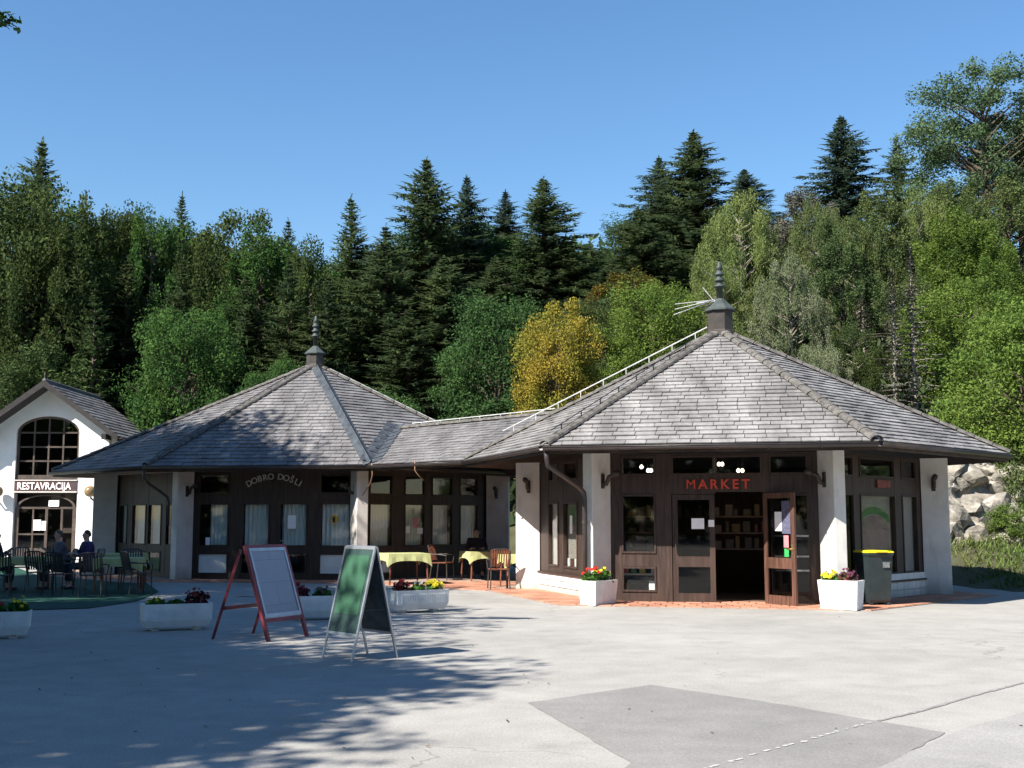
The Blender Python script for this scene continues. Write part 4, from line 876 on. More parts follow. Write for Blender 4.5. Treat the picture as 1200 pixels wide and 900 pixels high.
# green poster board
A, B, C, D = Vector((-2.22,14.14,0)), Vector((-1.87,13.84,0)), Vector((-1.66,14.42,0)), Vector((-1.29,13.90,0))
ctr = (A+B+C+D)/4; gb = thing('poster_board', 'silver framed folding board with a green poster and a dark rear panel', 'sign board', (ctr.x, ctr.y, 0))
A, B, C, D = (v-Vector((ctr.x,ctr.y,0)) for v in (A,B,C,D)); wv = ((B-A)+(D-C)).normalized(); half = .30
top = Vector((0,0,1.27)); spread = ((C+D)-(A+B))/2; spread -= wv*spread.dot(wv); sp = spread.normalized()*.31
M_CHALK = mat('dark_slate_panel', (.045,.055,.062), .5, .2, 5); M_TEAL = mat('teal_panel', (.035,.065,.062), .45, .12, 5)
M_GPOST = mat('green_print', (.036,.108,.062), .55, .25, 3, c2=(.031,.094,.055))
for sgn, isg in ((-1, True), (1, False)):
    F0 = sp*sgn; upv = (top+sp*sgn*.03)-F0; ul = upv.length; nr = wv.cross(upv).normalized(); nr = nr if nr.dot(sp*sgn) > 0 else -nr
    Fp = basis(F0-wv*half, wv, nr, upv)
    for u in (0, 2*half): l_ = MB(Fp); l_.box((u-.013,-.011,0),(u+.013,.011,ul)); l_.build('leg', M_SILV, gb)
    f_2 = MB(Fp); f_2.box((.0135,-.010,.28),(2*half-.0135,.010,.31)); f_2.build('cross_bar', M_SILV, gb); f_2 = MB(Fp); f_2.box((.0135,-.010,ul-.03),(2*half-.0135,.010,ul)); f_2.build('cross_bar', M_SILV, gb)
    pl_ = MB(Fp); pl_.box((.0135,-.008,.311),(2*half-.0135,.006,ul-.031)); p_o = pl_.build('panel', M_TEAL if isg else M_CHALK, gb)
    if isg: g = MB(Fp); g.box((.06,.006,.52),(2*half-.06,.011,ul-.10)); g.build('poster', M_GPOST, p_o)
    if not isg: g = MB(Fp); g.box((.05,-.012,.36),(2*half-.05,-.0085,ul-.1)); g.build('chalk_sheet', mat('grey_sheet', (.07,.08,.09), .6, .25, 6), p_o)
h_ = MB(); h_.tube([top-wv*.30, top+wv*.30], .014, 6); h_.build('hinge_bar', M_SILV, gb)
h_ = MB(); h_.tube([-sp*.55+wv*.29+Vector((0,0,.56)), sp*.55+wv*.29+Vector((0,0,.56))], .005, 5); h_.build('stay', M_IRON, gb)

# ================================================================== WHEELED BIN
bn = thing('wheeled_bin', 'dark green wheeled bin with a bright yellow lid beside the white pier', 'bin', (6.70, 22.36, 0), .22); bn.scale = (.88,1,1)
M_BIN = mat('dark_green_plastic', (.022,.032,.034), .45, .12, 4, spec=.4); M_LID = mat('yellow_plastic', (.80,.66,.02), .4, .05, 4, spec=.4)
b = MB(); lv = [(.07,.46,.40,.02),(.12,.47,.42,.01),(.90,.55,.50,0),(.93,.58,.54,0),(.97,.58,.54,0)]; vs = []; fs = []
for z, wx, wy, o_y in lv: vs += [(-wx/2,-wy/2+o_y,z),(wx/2,-wy/2+o_y,z),(wx/2,wy/2,z),(-wx/2,wy/2,z)]
for k in range(len(lv)-1): fs += [(k*4+i,k*4+(i+1)%4,k*4+4+(i+1)%4,k*4+4+i) for i in range(4)]
fs += [(3,2,1,0), tuple(range(len(vs)-4,len(vs)))]; b.add(vs, fs); b.build('body', M_BIN, bn)
b = MB(); vs = []; fs = []; lv = [(.972,.58,.56),(.995,.58,.56),(1.015,.50,.46),(1.022,.30,.26)]
for z, wx, wy in lv: vs += [(-wx/2,-wy/2,z),(wx/2,-wy/2,z),(wx/2,wy/2,z),(-wx/2,wy/2,z)]
for k in range(len(lv)-1): fs += [(k*4+i,k*4+(i+1)%4,k*4+4+(i+1)%4,k*4+4+i) for i in range(4)]
fs += [(3,2,1,0), tuple(range(len(vs)-4,len(vs)))]; b.add(vs, fs); b.box((-.12,-.33,.985),(.12,-.284,1.0)); b.build('lid', M_LID, bn)
b = MB(); b.tube([(-.24,.27,.95),(-.24,.36,.98),(.24,.36,.98),(.24,.27,.95)], .018, 6); b.build('handle', M_BIN, bn)
for x in (-.25,.25): q = MB(Matrix.Translation((x,.17,.10)) @ Matrix.Rotation(math.pi/2,4,'Y')); q.lathe([(.05,-.03),(.1,-.028),(.1,.028),(.05,.03)], 16); q.build('wheel', M_IRON, bn)
b = MB(); b.box((.05,-.262,.70),(.20,-.248,.80)); b.build('label', mat('grey_label', (.16,.165,.17), .6, .5, 60), bn)
for x in (-.2,.2): b = MB(); b.box((x-.03,-.20,0),(x+.03,-.14,.07)); b.build('foot', M_BIN, bn)

# ================================================================== TABLES AND CHAIRS
M_CLOTH = mat('lime_yellow_cloth', (.40,.41,.19), .9, .06, 5); M_CHW = mat('red_brown_slat', (.20,.07,.04), .5, .2, 5)
def table(x, y, rz, w_=.9, cloth='lime yellow tablecloth', where='', z=.02):
    t = thing('table', 'dining table '+where, 'table', (x,y,z), rz, 'terrace tables')
    b = MB(); b.box((-w_/2,-w_/2,.70),(w_/2,w_/2,.73)); b.build('tabletop', M_WOOD, t)
    for sx in (-1,1):
        for sy in (-1,1): l_ = MB(); l_.tube([(sx*(w_/2-.06),sy*(w_/2-.06),.70),(sx*(w_/2-.03),sy*(w_/2-.03),0)], .02, 6); l_.build('leg', M_CHW, t)
    c = MB(); n = 11; P = []; e = w_/2+.012
    for s in range(4):
        for k in range(n): u = -1+2*k/n; P.append([(u*e,-e),(e,u*e),(-u*e,e),(-e,-u*e)][s]+(abs(u),))
    N_ = len(P); vs = [(p[0],p[1],.738) for p in P]; ph = random.uniform(0,6)
    for lvl in (.4, 1.0):
        for i, (px, py, a) in enumerate(P):
            drop = (.17+.15*a**4)*lvl; fl_ = 1+.06*lvl+.03*lvl*math.sin(i*1.9+ph); vs.append((px*fl_, py*fl_, .738-drop))
    fs = [tuple(range(N_))]+[(k*N_+i, k*N_+N_+i, k*N_+N_+(i+1)%N_, k*N_+(i+1)%N_) for k in range(2) for i in range(N_)]
    c.add(vs, fs); o = c.build('tablecloth', M_CLOTH); o.location = (x,y,z); o.rotation_euler = (0,0,rz); tag(o, cloth, 'tablecloth', 'yellow tablecloths'); return t
def make_chair(mt, legm, arms=True, slats=8):
    t = thing('chair', 'chair', 'chair')
    b = MB()
    for i in range(6): y = -.21+.42*i/6; b.box((-.22,y,.43),(.22,y+.062,.45))
    b.build('seat', mt, t)
    for sx in (-1,1):
        l_ = MB(); l_.tube([(sx*.20,-.21,.43),(sx*.22,-.23,0)], .014, 6); l_.build('leg', legm, t)
        l_ = MB(); l_.tube([(sx*.20,.20,.44),(sx*.22,.26,0)], .014, 6); l_.build('leg', legm, t)
        if arms: a = MB(); a.tube([(sx*.22,-.2,.44),(sx*.25,-.22,.63),(sx*.25,.0,.655),(sx*.23,.24,.66)], .014, 6); a.build('armrest', legm, t)
    f = MB(); f.tube([(-.21,.20,.43),(-.225,.27,.70),(-.215,.31,.86),(-.12,.325,.89),(.12,.325,.89),(.215,.31,.86),(.225,.27,.70),(.21,.20,.43)], .014, 6); f.build('back_frame', legm, t)
    s = MB()
    for i in range(slats): x = -.19+.38*i/(slats-1); s.add([(x-.015,.225,.50),(x+.015,.225,.50),(x+.015,.32,.88),(x-.015,.32,.88),(x-.015,.237,.50),(x+.015,.237,.50),(x+.015,.332,.88),(x-.015,.332,.88)], [(0,1,2,3),(7,6,5,4),(0,4,5,1),(1,5,6,2),(2,6,7,3),(3,7,4,0)])
    s.build('backrest', mt, t); return t
ch0 = make_chair(M_IRON, M_IRON); used = [0]
def chair(x, y, rz, label, src=None, group='dark terrace chairs', z=.018):
    if src is None and not used[0]: o = ch0; used[0] = 1
    else: o = copy_tree(src or ch0)
    o.location = (x,y,z); o.rotation_euler = (0,0,rz); o['label'] = label; o['group'] = group; return o
chair(-8.50,24.55,math.pi+.1,'dark slatted chair with its back to the plaza, next to the rightmost chair')
chair(-7.85,25.35,math.pi-.9,'rightmost dark chair on the green carpet, in front of the first pavilion pier')
chair(-9.35,24.9,math.pi-.1,'dark chair with its back to the plaza in front of the seated man')
chair(-10.35,24.4,math.pi+.3,'leftmost dark chair on the carpet behind the left edge planter')
chair(-10.05,25.8,math.pi-.2,'dark chair behind the leftmost chair, by the seated couple')
chair(-8.6,27.2,.2,'dark chair facing the plaza behind the yellow carpet table')
chair(-11.6,28.4,.4,'dark chair at the back of the terrace by the white house')
chair(-9.7,27.6,-.9,'dark chair on which the man in dark blue sits')
chair(-11.4,26.6,1.9,'dark chair of the seated woman at the left table')
chair(-10.2,27.3,-1.0,'dark chair of the seated companion at the left table')
table(-8.45,26.0,.2,.95,'yellow cloth on the carpet table nearest the pavilion, seen between the chairs','under a yellow cloth on the green carpet nearest the pavilion',.018)
table(-10.7,26.5,.1,.9,'yellow cloth on the table of the seated couple at the left','of the seated couple on the green carpet',.018)
table(-9.4,29.3,.1,.9,'yellow cloth on the rearmost carpet table','at the back of the green carpet beside the house',.018)
wc = make_chair(M_CHW, M_BRMET)
wc.location = (-.30,27.25,.024); wc.rotation_euler = (0,0,math.pi+.15); tag(wc, 'red brown wooden slatted chair with its back to the plaza on the terracotta paving', 'chair', 'wooden passage chairs')
chair(-1.8,31.2,1.2,'wooden chair in the shade right of the passage table', wc, 'wooden passage chairs', .024)
chair(-.95,32.35,.1,'wooden chair of the seated person in the passage', wc, 'wooden passage chairs', .024)
table(-2.62,29.3,.35,1.0,'sunlit yellow cloth on the table left in the passage','at the left in the passage under the linking roof',.024)
table(-.70,31.1,.3,1.05,'shaded yellow cloth on the middle passage table','in the middle of the passage in shade',.024)
table(.22,28.1,.2,.9,'yellow cloth peeping out beside the white pier behind the wooden chair','beside the white pier behind the wooden chair',.024)

# ================================================================== PEOPLE (seated)
def skin_mesh(name, pts, edges, rad, mt, root=0, lv=2):
    me = bpy.data.meshes.new(name); me.from_pydata(pts, edges, []); o = bpy.data.objects.new(name, me); COL.objects.link(o)
    md = o.modifiers.new('skin', 'SKIN'); md.use_smooth_shade = True
    for i, v in enumerate(me.skin_vertices[0].data): r_ = rad[i]; v.radius = r_ if isinstance(r_, tuple) else (r_, r_); v.use_root = (i == root)
    sb = o.modifiers.new('sub', 'SUBSURF'); sb.levels = lv; sb.render_levels = lv
    bpy.context.view_layer.update(); dg = bpy.context.evaluated_depsgraph_get(); out = bpy.data.meshes.new_from_object(o.evaluated_get(dg)); out.name = name
    bpy.data.objects.remove(o); bpy.data.meshes.remove(me); out.materials.clear(); out.materials.append(mt); return out
M_SKIN = mat('skin', (.48,.30,.22), .6, .05, 8)
def person(loc, rz, shirt, trousers, hair, label, lean=.0, arm=0, longhair=False):
    t = thing('person', label, 'person', loc, rz, 'people seated on the terrace')
    P = []; E_ = []; Rr = []
    def add(p, r_, par=None): P.append(p); Rr.append(r_); (E_.append((par, len(P)-1)) if par is not None else None); return len(P)-1
    y0 = .10; hip = add((0,y0,.53), (.15,.12)); wa = add((0,y0-.01-lean*.3,.72), (.14,.10), hip); chs = add((0,y0-.02-lean*.7,.92), (.165,.11), wa); nb_ = add((0,y0-.01-lean,1.05), .062, chs); nk = add((0,y0-.02-lean,1.09), .055, nb_)
    hd_ = add((0,y0-.035-lean,1.145), (.068,.082), nk); h2 = add((0,y0-.03-lean,1.215), (.075,.092), hd_); add((0,y0-.02-lean,1.28), (.055,.065), h2)
    arms = []
    for s in (-1,1):
        sh_ = add((s*.19,y0-.01-lean,.99), .055, chs); el = add((s*.25,y0-.10-lean,.74), .042, sh_); wr = add((s*.13,y0-.34-lean*.5,.79+(.1 if arm == s else 0)), .028, el); pm = add((s*.10,y0-.41-lean*.5,.79+(.14 if arm == s else 0)), (.034,.018), wr); arms.append((sh_,el,wr))
        for k, (fx, fl_) in enumerate(((-.024,.062),(-.008,.075),(.008,.07),(.022,.055))):
            bx_ = P[pm]; k1 = add((bx_[0]+fx,bx_[1]-.045,bx_[2]), .009, pm); k2 = add((bx_[0]+fx*1.1,bx_[1]-.045-fl_*.5,bx_[2]-.008), .008, k1); add((bx_[0]+fx*1.1,bx_[1]-.04-fl_*.8,bx_[2]-.03), .007, k2)
        bx_ = P[pm]; k1 = add((bx_[0]-s*.035,bx_[1]-.005,bx_[2]), .010, pm); add((bx_[0]-s*.05,bx_[1]-.04,bx_[2]-.01), .009, k1)
    legs = []
    for s in (-1,1):
        th_ = add((s*.10,y0-.04,.51), .085, hip); kn = add((s*.13,y0-.46,.50), .060, th_); an_ = add((s*.13,y0-.42,.09), .040, kn); to = add((s*.14,y0-.56,.035), (.042,.028), an_); legs.append((th_,kn,an_,to))
    link('body', skin_mesh('body', P, E_, Rr, M_SKIN), t)
    def gr(r_, k): return tuple(x+k for x in r_) if isinstance(r_, tuple) else r_+k
    ids = [hip, wa, chs, nb_]; pts = [P[i] for i in ids]; rr = [gr(Rr[i], .03) for i in ids]; rr[2] = (.205,.150); rr[1] = (.175,.14); ed = [(0,1),(1,2),(2,3)]; rr[3] = .098
    for (sh_, el, wr) in arms:
        i0 = len(pts); pts += [P[sh_], P[el], tuple(Vector(P[el]).lerp(Vector(P[wr]),.75))]; rr += [.092,.066,.052]; ed += [(2,i0),(i0,i0+1),(i0+1,i0+2)]
    link('shirt', skin_mesh('shirt', pts, ed, rr, mat('shirt_cloth', shirt, .9, .15, 8)), t)
    pts = [P[hip]]; rr = [(.162,.135)]; ed = []
    for (th_, kn, an_, to) in legs:
        i0 = len(pts); pts += [P[th_], P[kn], tuple(Vector(P[kn]).lerp(Vector(P[an_]),.85))]; rr += [.097,.074,.058]; ed += [(0,i0),(i0,i0+1),(i0+1,i0+2)]
    link('trousers', skin_mesh('trousers', pts, ed, rr, mat('trouser_cloth', trousers, .9, .15, 8)), t)
    for (th_, kn, an_, to) in legs: a = Vector(P[an_]); b_ = Vector(P[to]); link('shoe', skin_mesh('shoe', [tuple(a+Vector((0,.05,-.045))), tuple(a+Vector((0,-.03,-.04))), tuple(b_+Vector((0,-.03,.0)))], [(0,1),(1,2)], [(.045,.04),(.05,.045),(.045,.03)], M_IRON), t)
    q = Vector(P[h2]); hp = [tuple(q+Vector((0,.045,-.06 if not longhair else -.16))), tuple(q+Vector((0,.042,.0))), tuple(q+Vector((0,.025,.062))), tuple(q+Vector((0,-.055,.062)))]
    hair_ = link('hair', skin_mesh('hair', hp, [(0,1),(1,2),(2,3)], [(.078,.060),(.092,.078),(.090,.074),(.066,.046)], mat('hair_strands', hair, .7, .2, 40)), t)
    hf = Vector(P[h2]); f = MB(); fy = hf.y-.088
    for s in (-1,1): f = MB(); f.lathe([(.002,-.011),(.010,-.006),(.011,.002),(.003,.011)], 8, Matrix.Translation((hf.x+s*.032, fy+.012, hf.z-.002))); f.build('eye', mat('eye', (.10,.05,.04), .4, .1, 9), t)
    m_ = MB(); m_.box((-.022,fy+.004,hf.z-.062),(.022,fy+.012,hf.z-.054)); m_.build('mouth', mat('lip', (.25,.10,.08), .5, .1, 9), t)
    nz_ = MB(); nz_.add([(-.014,fy+.006,hf.z-.035),(.014,fy+.006,hf.z-.035),(0,fy+.008,hf.z+.004),(0,fy-.018,hf.z-.03)], [(0,1,3),(1,2,3),(2,0,3),(0,2,1)])
    nz_.build('nose', M_SKIN, t)
    for s in (-1,1): er_ = MB(); er_.lathe([(.004,-.03),(.014,-.02),(.016,.012),(.006,.026)], 8, Matrix.Translation((s*.086, hf.y+.005, hf.z-.012))); er_.build('ear', M_SKIN, t)
    return t
person((-9.72,27.45,.018), -.95, (.05,.035,.10), (.03,.03,.05), (.05,.035,.025), 'man in a dark blue shirt sitting by the house door end of the terrace', .05)
person((-11.42,26.62,.018), 1.75, (.03,.03,.035), (.03,.03,.04), (.03,.02,.015), 'dark haired woman in black seated at the left table', .10, 1, True)
person((-10.22,27.28,.018), -1.0, (.10,.09,.11), (.03,.03,.04), (.10,.07,.05), 'person in grey seated across the left table raising one hand', .12, -1)
person((-.95,32.3,.024), .1, (.04,.03,.035), (.03,.03,.04), (.03,.022,.018), 'person in dark clothes sitting in the shade behind the passage table', .05)

# ================================================================== TREES
M_BARK = mat('bark', (.085,.065,.05), .95, .25, 6, .6, 20); M_BARKG = mat('grey_bark', (.22,.19,.16), .95, .25, 6, .5, 20)
def quads_leaf(c, ax, w_, nr):        # arrays: centre, long-axis half vectors, width vectors
    return np.stack([c-ax-w_*.6, c-ax*.2+w_*-1.0, c+ax, c-ax*.2+w_*1.0], 1)
def rnd_dir(n, zb=0.0):
    v = rng.normal(size=(n,3)); v[:,2] += zb; return v/np.linalg.norm(v, axis=1, keepdims=True)
def spruce_mesh(seed, mt, H=20.0, Rm=3.2, sparse=1.0, clear=.05, droop=.35, dead=False):
    g = np.random.default_rng(seed); C = []; A = []; Wd = []; z = H*clear; branches = []
    while z < H*.985:
        t = z/H; Lm = 1.15*Rm*((1-t)**.86)*min(1,(1-t)/.16)**.35*(.55+.45*min(1,(t-clear)/.12+.3))*g.uniform(.78,1.15); ph_ = g.uniform(0,6.28); nb = max(4, int(g.integers(6,10)*sparse)); a0 = g.uniform(0,6.28)
        for k in range(nb):
            a = a0+6.283*k/nb+g.uniform(-.3,.3); L = Lm*g.uniform(.45,1.2)*(1+.22*math.sin(a+z*.35+seed))+.04; el = .55*t**1.5-droop*(1-t)*.7+g.uniform(-.1,.1)
            d = np.array([math.cos(a), math.sin(a), math.tan(el)]); d /= np.linalg.norm(d); sd_ = np.array([-math.sin(a), math.cos(a), 0]); n = max(3, int(L/.125))
            branches.append((z, d, L))
            if g.random() < .10 and t < .85: continue
            if dead: n = max(2, n//3)
            for i in range(n):
                f = (i+.6)/n; p = np.array([0,0,z])+d*L*f+np.array([0,0,-.18*L*f*f+.10*L*f**3]); sl = (.50*(1-f*.55)+.12)*min(1,L/1.3+.12)
                for s in (-1,1):
                    ax = d*.62+sd_*s*.78+np.array([0,0,-.30+g.uniform(-.2,.2)]); ax = ax/np.linalg.norm(ax)*sl*g.uniform(.4,.62); C.append(p+ax*.8+g.normal(size=3)*.04); A.append(ax)
                    wv = np.cross(ax, [g.uniform(-.5,.5), g.uniform(-.5,.5), 1.0]); wv = wv/np.linalg.norm(wv)*g.uniform(.035,.075); Wd.append(wv)
                if f > .25:
                    ax = np.array([g.uniform(-.12,.12), g.uniform(-.12,.12), -1])*g.uniform(.10,.24)*min(1,L/1.2+.15); C.append(p+ax*.7); A.append(ax); wv = sd_*g.uniform(.05,.10)+d*g.uniform(-.05,.05); Wd.append(wv)
            ax = d*g.uniform(.16,.26)*min(1,L+.3); C.append(np.array([0,0,z])+d*L+np.array([0,0,-.08*L])+ax*.6); A.append(ax); Wd.append(sd_*.07)
        z += g.uniform(.32,.50)*(1.15-.5*t)
    for i in range(12): a = g.uniform(0,6.28); ax = np.array([math.cos(a)*.06, math.sin(a)*.06, .12]); C.append(np.array([0,0,H*1.0-.07*i])+ax*.5); A.append(ax); Wd.append(np.array([-math.sin(a),math.cos(a),0])*.035)
    C, A, Wd = map(np.array, (C,A,Wd)); crown = fan_mesh('crown', quads_leaf(C,A,Wd,0), mt)
    tb = MB(); kd = .75 if dead else 1.0; tb.tube([(0,0,-.6),(0,0,H*.3),(0.04,0,H*.7),(0,0,H*.98)], [H*.012*kd,H*.0095*kd,H*.005*kd,.015], 8)
    for (z, d, L) in branches[::(1 if dead else 2)]: tb.tube([(0,0,z), tuple(np.array([0,0,z])+d*L*.55+np.array([0,0,-.05*L])), tuple(np.array([0,0,z])+d*L*.95+np.array([0,0,-.12*L]))], [.035,.022,.008], 3, False)
    return crown, tb.mesh('trunk', M_BARKG if dead else M_BARK)
def broad_mesh(seed, mt, H=12.0, Rm=3.2, base=.18, nclump=70, nleaf=150, ls=.17, up=0.0, hang=0.0, cs=.30, egg=1.0, bark=None):
    g = np.random.default_rng(seed); cz = H*(base+1)/2; hz = H*(1-base)/2; cl = []
    lumps = [(g.uniform(0,6.28), g.uniform(-.8,.9), g.uniform(.75,1.15)) for _ in range(9)]
    while len(cl) < nclump:
        d = g.normal(size=3); d /= np.linalg.norm(d); r_ = g.uniform(.25,1)**.45
        lobe = 1.0
        for (la, lz, lr) in lumps:
            dd = d[0]*math.cos(la)*math.sqrt(1-lz*lz)+d[1]*math.sin(la)*math.sqrt(1-lz*lz)+d[2]*lz
            if dd > .75: lobe = max(lobe*.98, lr)
        wz = d[2]*r_; k = (1-.35*max(0,wz))*egg if egg != 1 else 1.0
        p = np.array([d[0]*Rm*r_*k*lobe, d[1]*Rm*r_*k*lobe, cz+d[2]*hz*r_*(.85+.15*lobe)]); cl.append(p)
    C = []; A = []; Wd = []
    for p in cl:
        s = Rm*cs*g.uniform(.6,1.25); n = int(nleaf*g.uniform(.6,1.3)); v = g.normal(size=(n,3)); v /= np.linalg.norm(v,axis=1,keepdims=True); rr = g.uniform(0,1,(n,1))**.45
        st = np.array([1,1,.88]);
        if up: st = np.array([.55,.55,1.6])
        if hang: st = np.array([.55,.55,1.7])
        q = p+v*rr*s*st; ax = g.normal(size=(n,3))+np.array([0,0,-.25]) ; 
        if up: ax = g.normal(size=(n,3))*.6+np.array([0,0,1.0])+v*np.array([.8,.8,0])
        if hang: ax = g.normal(size=(n,3))*.35+np.array([0,0,-1.2])
        ax /= np.linalg.norm(ax,axis=1,keepdims=True); nr_ = v+g.normal(size=(n,3))*.7+np.array([0,0,.5]); wv = np.cross(ax,nr_); wv /= np.linalg.norm(wv,axis=1,keepdims=True)+1e-6
        L = ls*g.uniform(.7,1.3,(n,1)); C.append(q); A.append(ax*L*(.75 if not hang else .9)); Wd.append(wv*L*(.42 if not hang else .22))
    C, A, Wd = map(np.concatenate, (C,A,Wd)); crown = fan_mesh('crown', quads_leaf(C,A,Wd,0), mt)
    tb = MB(); tb.tube([(0,0,-.6),(.05,0,H*base),(0.1,.05,H*.55),(0,0,H*.9)], [H*.016+.03,H*.013+.02,H*.007+.01,.012], 8)
    for p in cl[::2]:
        z0 = max(H*base*.8, p[2]-math.hypot(p[0],p[1])*g.uniform(.5,.9)); z0 = min(z0, H*.85); m_ = np.array([p[0]*.5,p[1]*.5,(z0+p[2])/2+.1]); tb.tube([(0,0,z0),tuple(m_),tuple(p)], [.05+.012*Rm,.035,.012], 4, False)
    return crown, tb.mesh('trunk', bark or M_BARK)
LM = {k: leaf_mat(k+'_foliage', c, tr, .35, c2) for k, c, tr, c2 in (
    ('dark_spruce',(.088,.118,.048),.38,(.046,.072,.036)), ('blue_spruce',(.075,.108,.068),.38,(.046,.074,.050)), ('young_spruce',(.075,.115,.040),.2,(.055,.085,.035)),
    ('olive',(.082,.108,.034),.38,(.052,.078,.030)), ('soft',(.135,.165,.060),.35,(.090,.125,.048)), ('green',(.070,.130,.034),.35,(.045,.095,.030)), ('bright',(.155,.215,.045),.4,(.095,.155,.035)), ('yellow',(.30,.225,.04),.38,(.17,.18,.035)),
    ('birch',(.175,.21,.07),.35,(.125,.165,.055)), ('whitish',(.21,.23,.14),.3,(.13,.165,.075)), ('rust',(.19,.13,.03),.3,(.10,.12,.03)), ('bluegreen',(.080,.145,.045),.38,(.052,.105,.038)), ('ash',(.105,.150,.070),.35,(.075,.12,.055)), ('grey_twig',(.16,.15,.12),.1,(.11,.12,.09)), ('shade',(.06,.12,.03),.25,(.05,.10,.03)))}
PROTO = {}
def proto(kind, v):
    key = (kind, v)
    if key in PROTO: return PROTO[key]
    s = 100+v*17+sum(map(ord, kind)); L0 = LM['dark_spruce']
    if kind == 'spruce': me = spruce_mesh(s, L0, 20, 3.3+.3*(v % 2), 1.0, .05, .35+.1*(v % 3)); H, Rm = 20, 3.4
    elif kind == 'slim': me = spruce_mesh(s, L0, 12, 2.0, 1.0, .05, .45); H, Rm = 12, 2.0
    elif kind == 'pine': me = spruce_mesh(s, L0, 20, 3.6, .62, .30, -.15); H, Rm = 20, 3.4
    elif kind == 'dead': me = spruce_mesh(s, L0, 16, 1.5, .7, .12, .4, True); H, Rm = 16, 1.5
    elif kind == 'broad': me = broad_mesh(s, L0, 12, 3.4, .16, 140, 340, .105); H, Rm = 12, 3.4
    elif kind == 'horn': me = broad_mesh(s, L0, 16, 3.0, .10, 130, 330, .105, up=1, cs=.25, egg=.98); H, Rm = 16, 3.0
    elif kind == 'birch': me = broad_mesh(s, L0, 15, 2.8, .10, 130, 330, .105, hang=1, cs=.26, egg=.97, bark=M_BARKG); H, Rm = 15, 2.8
    elif kind == 'airy': me = broad_mesh(s, L0, 18, 4.2, .35, 125, 300, .115, cs=.22); H, Rm = 18, 4.2
    elif kind == 'plaza': me = broad_mesh(s, L0, 12, 3.4, .22, 190, 330, .115); H, Rm = 12, 3.4
    elif kind == 'bush': me = broad_mesh(s, L0, 4, 2.0, .02, 60, 170, .10, cs=.34); H, Rm = 4, 2.0
    PROTO[key] = (me, H, Rm); return PROTO[key]
NAMES = dict(spruce='spruce_tree', slim='spruce_tree', pine='pine_tree', dead='bare_spruce_tree', broad='broadleaf_tree', horn='hornbeam_tree', birch='birch_tree', airy='ash_tree', plaza='plaza_tree', bush='bush')
vc = [0]
def tree(kind, mtn, x, y, top, rad, label, group='trees on the wooded slope', z0=None, v=None):
    vc[0] += 1; v = (vc[0] % 4) if v is None else v; (cr, tk), H, Rm = proto(kind, v); z = hill(x, y)-.1 if z0 is None else z0; h = top-z
    t = thing(NAMES[kind], label, 'bush' if kind == 'bush' else 'tree', (x, y, z), random.uniform(0, 6.28), group)
    o = link('trunk', tk, t); o.scale = (rad/Rm, rad/Rm, h/H)
    o = link('crown', cr, t); o.scale = (rad/Rm, rad/Rm, h/H); o.material_slots[0].link = 'OBJECT'; o.material_slots[0].material = LM[mtn]; return t
def tp(kind, mtn, px, py, d, rad, label, **k):
    p = at(px, py, d); return tree(kind, mtn, p.x, p.y, p.z, rad, label, **k)
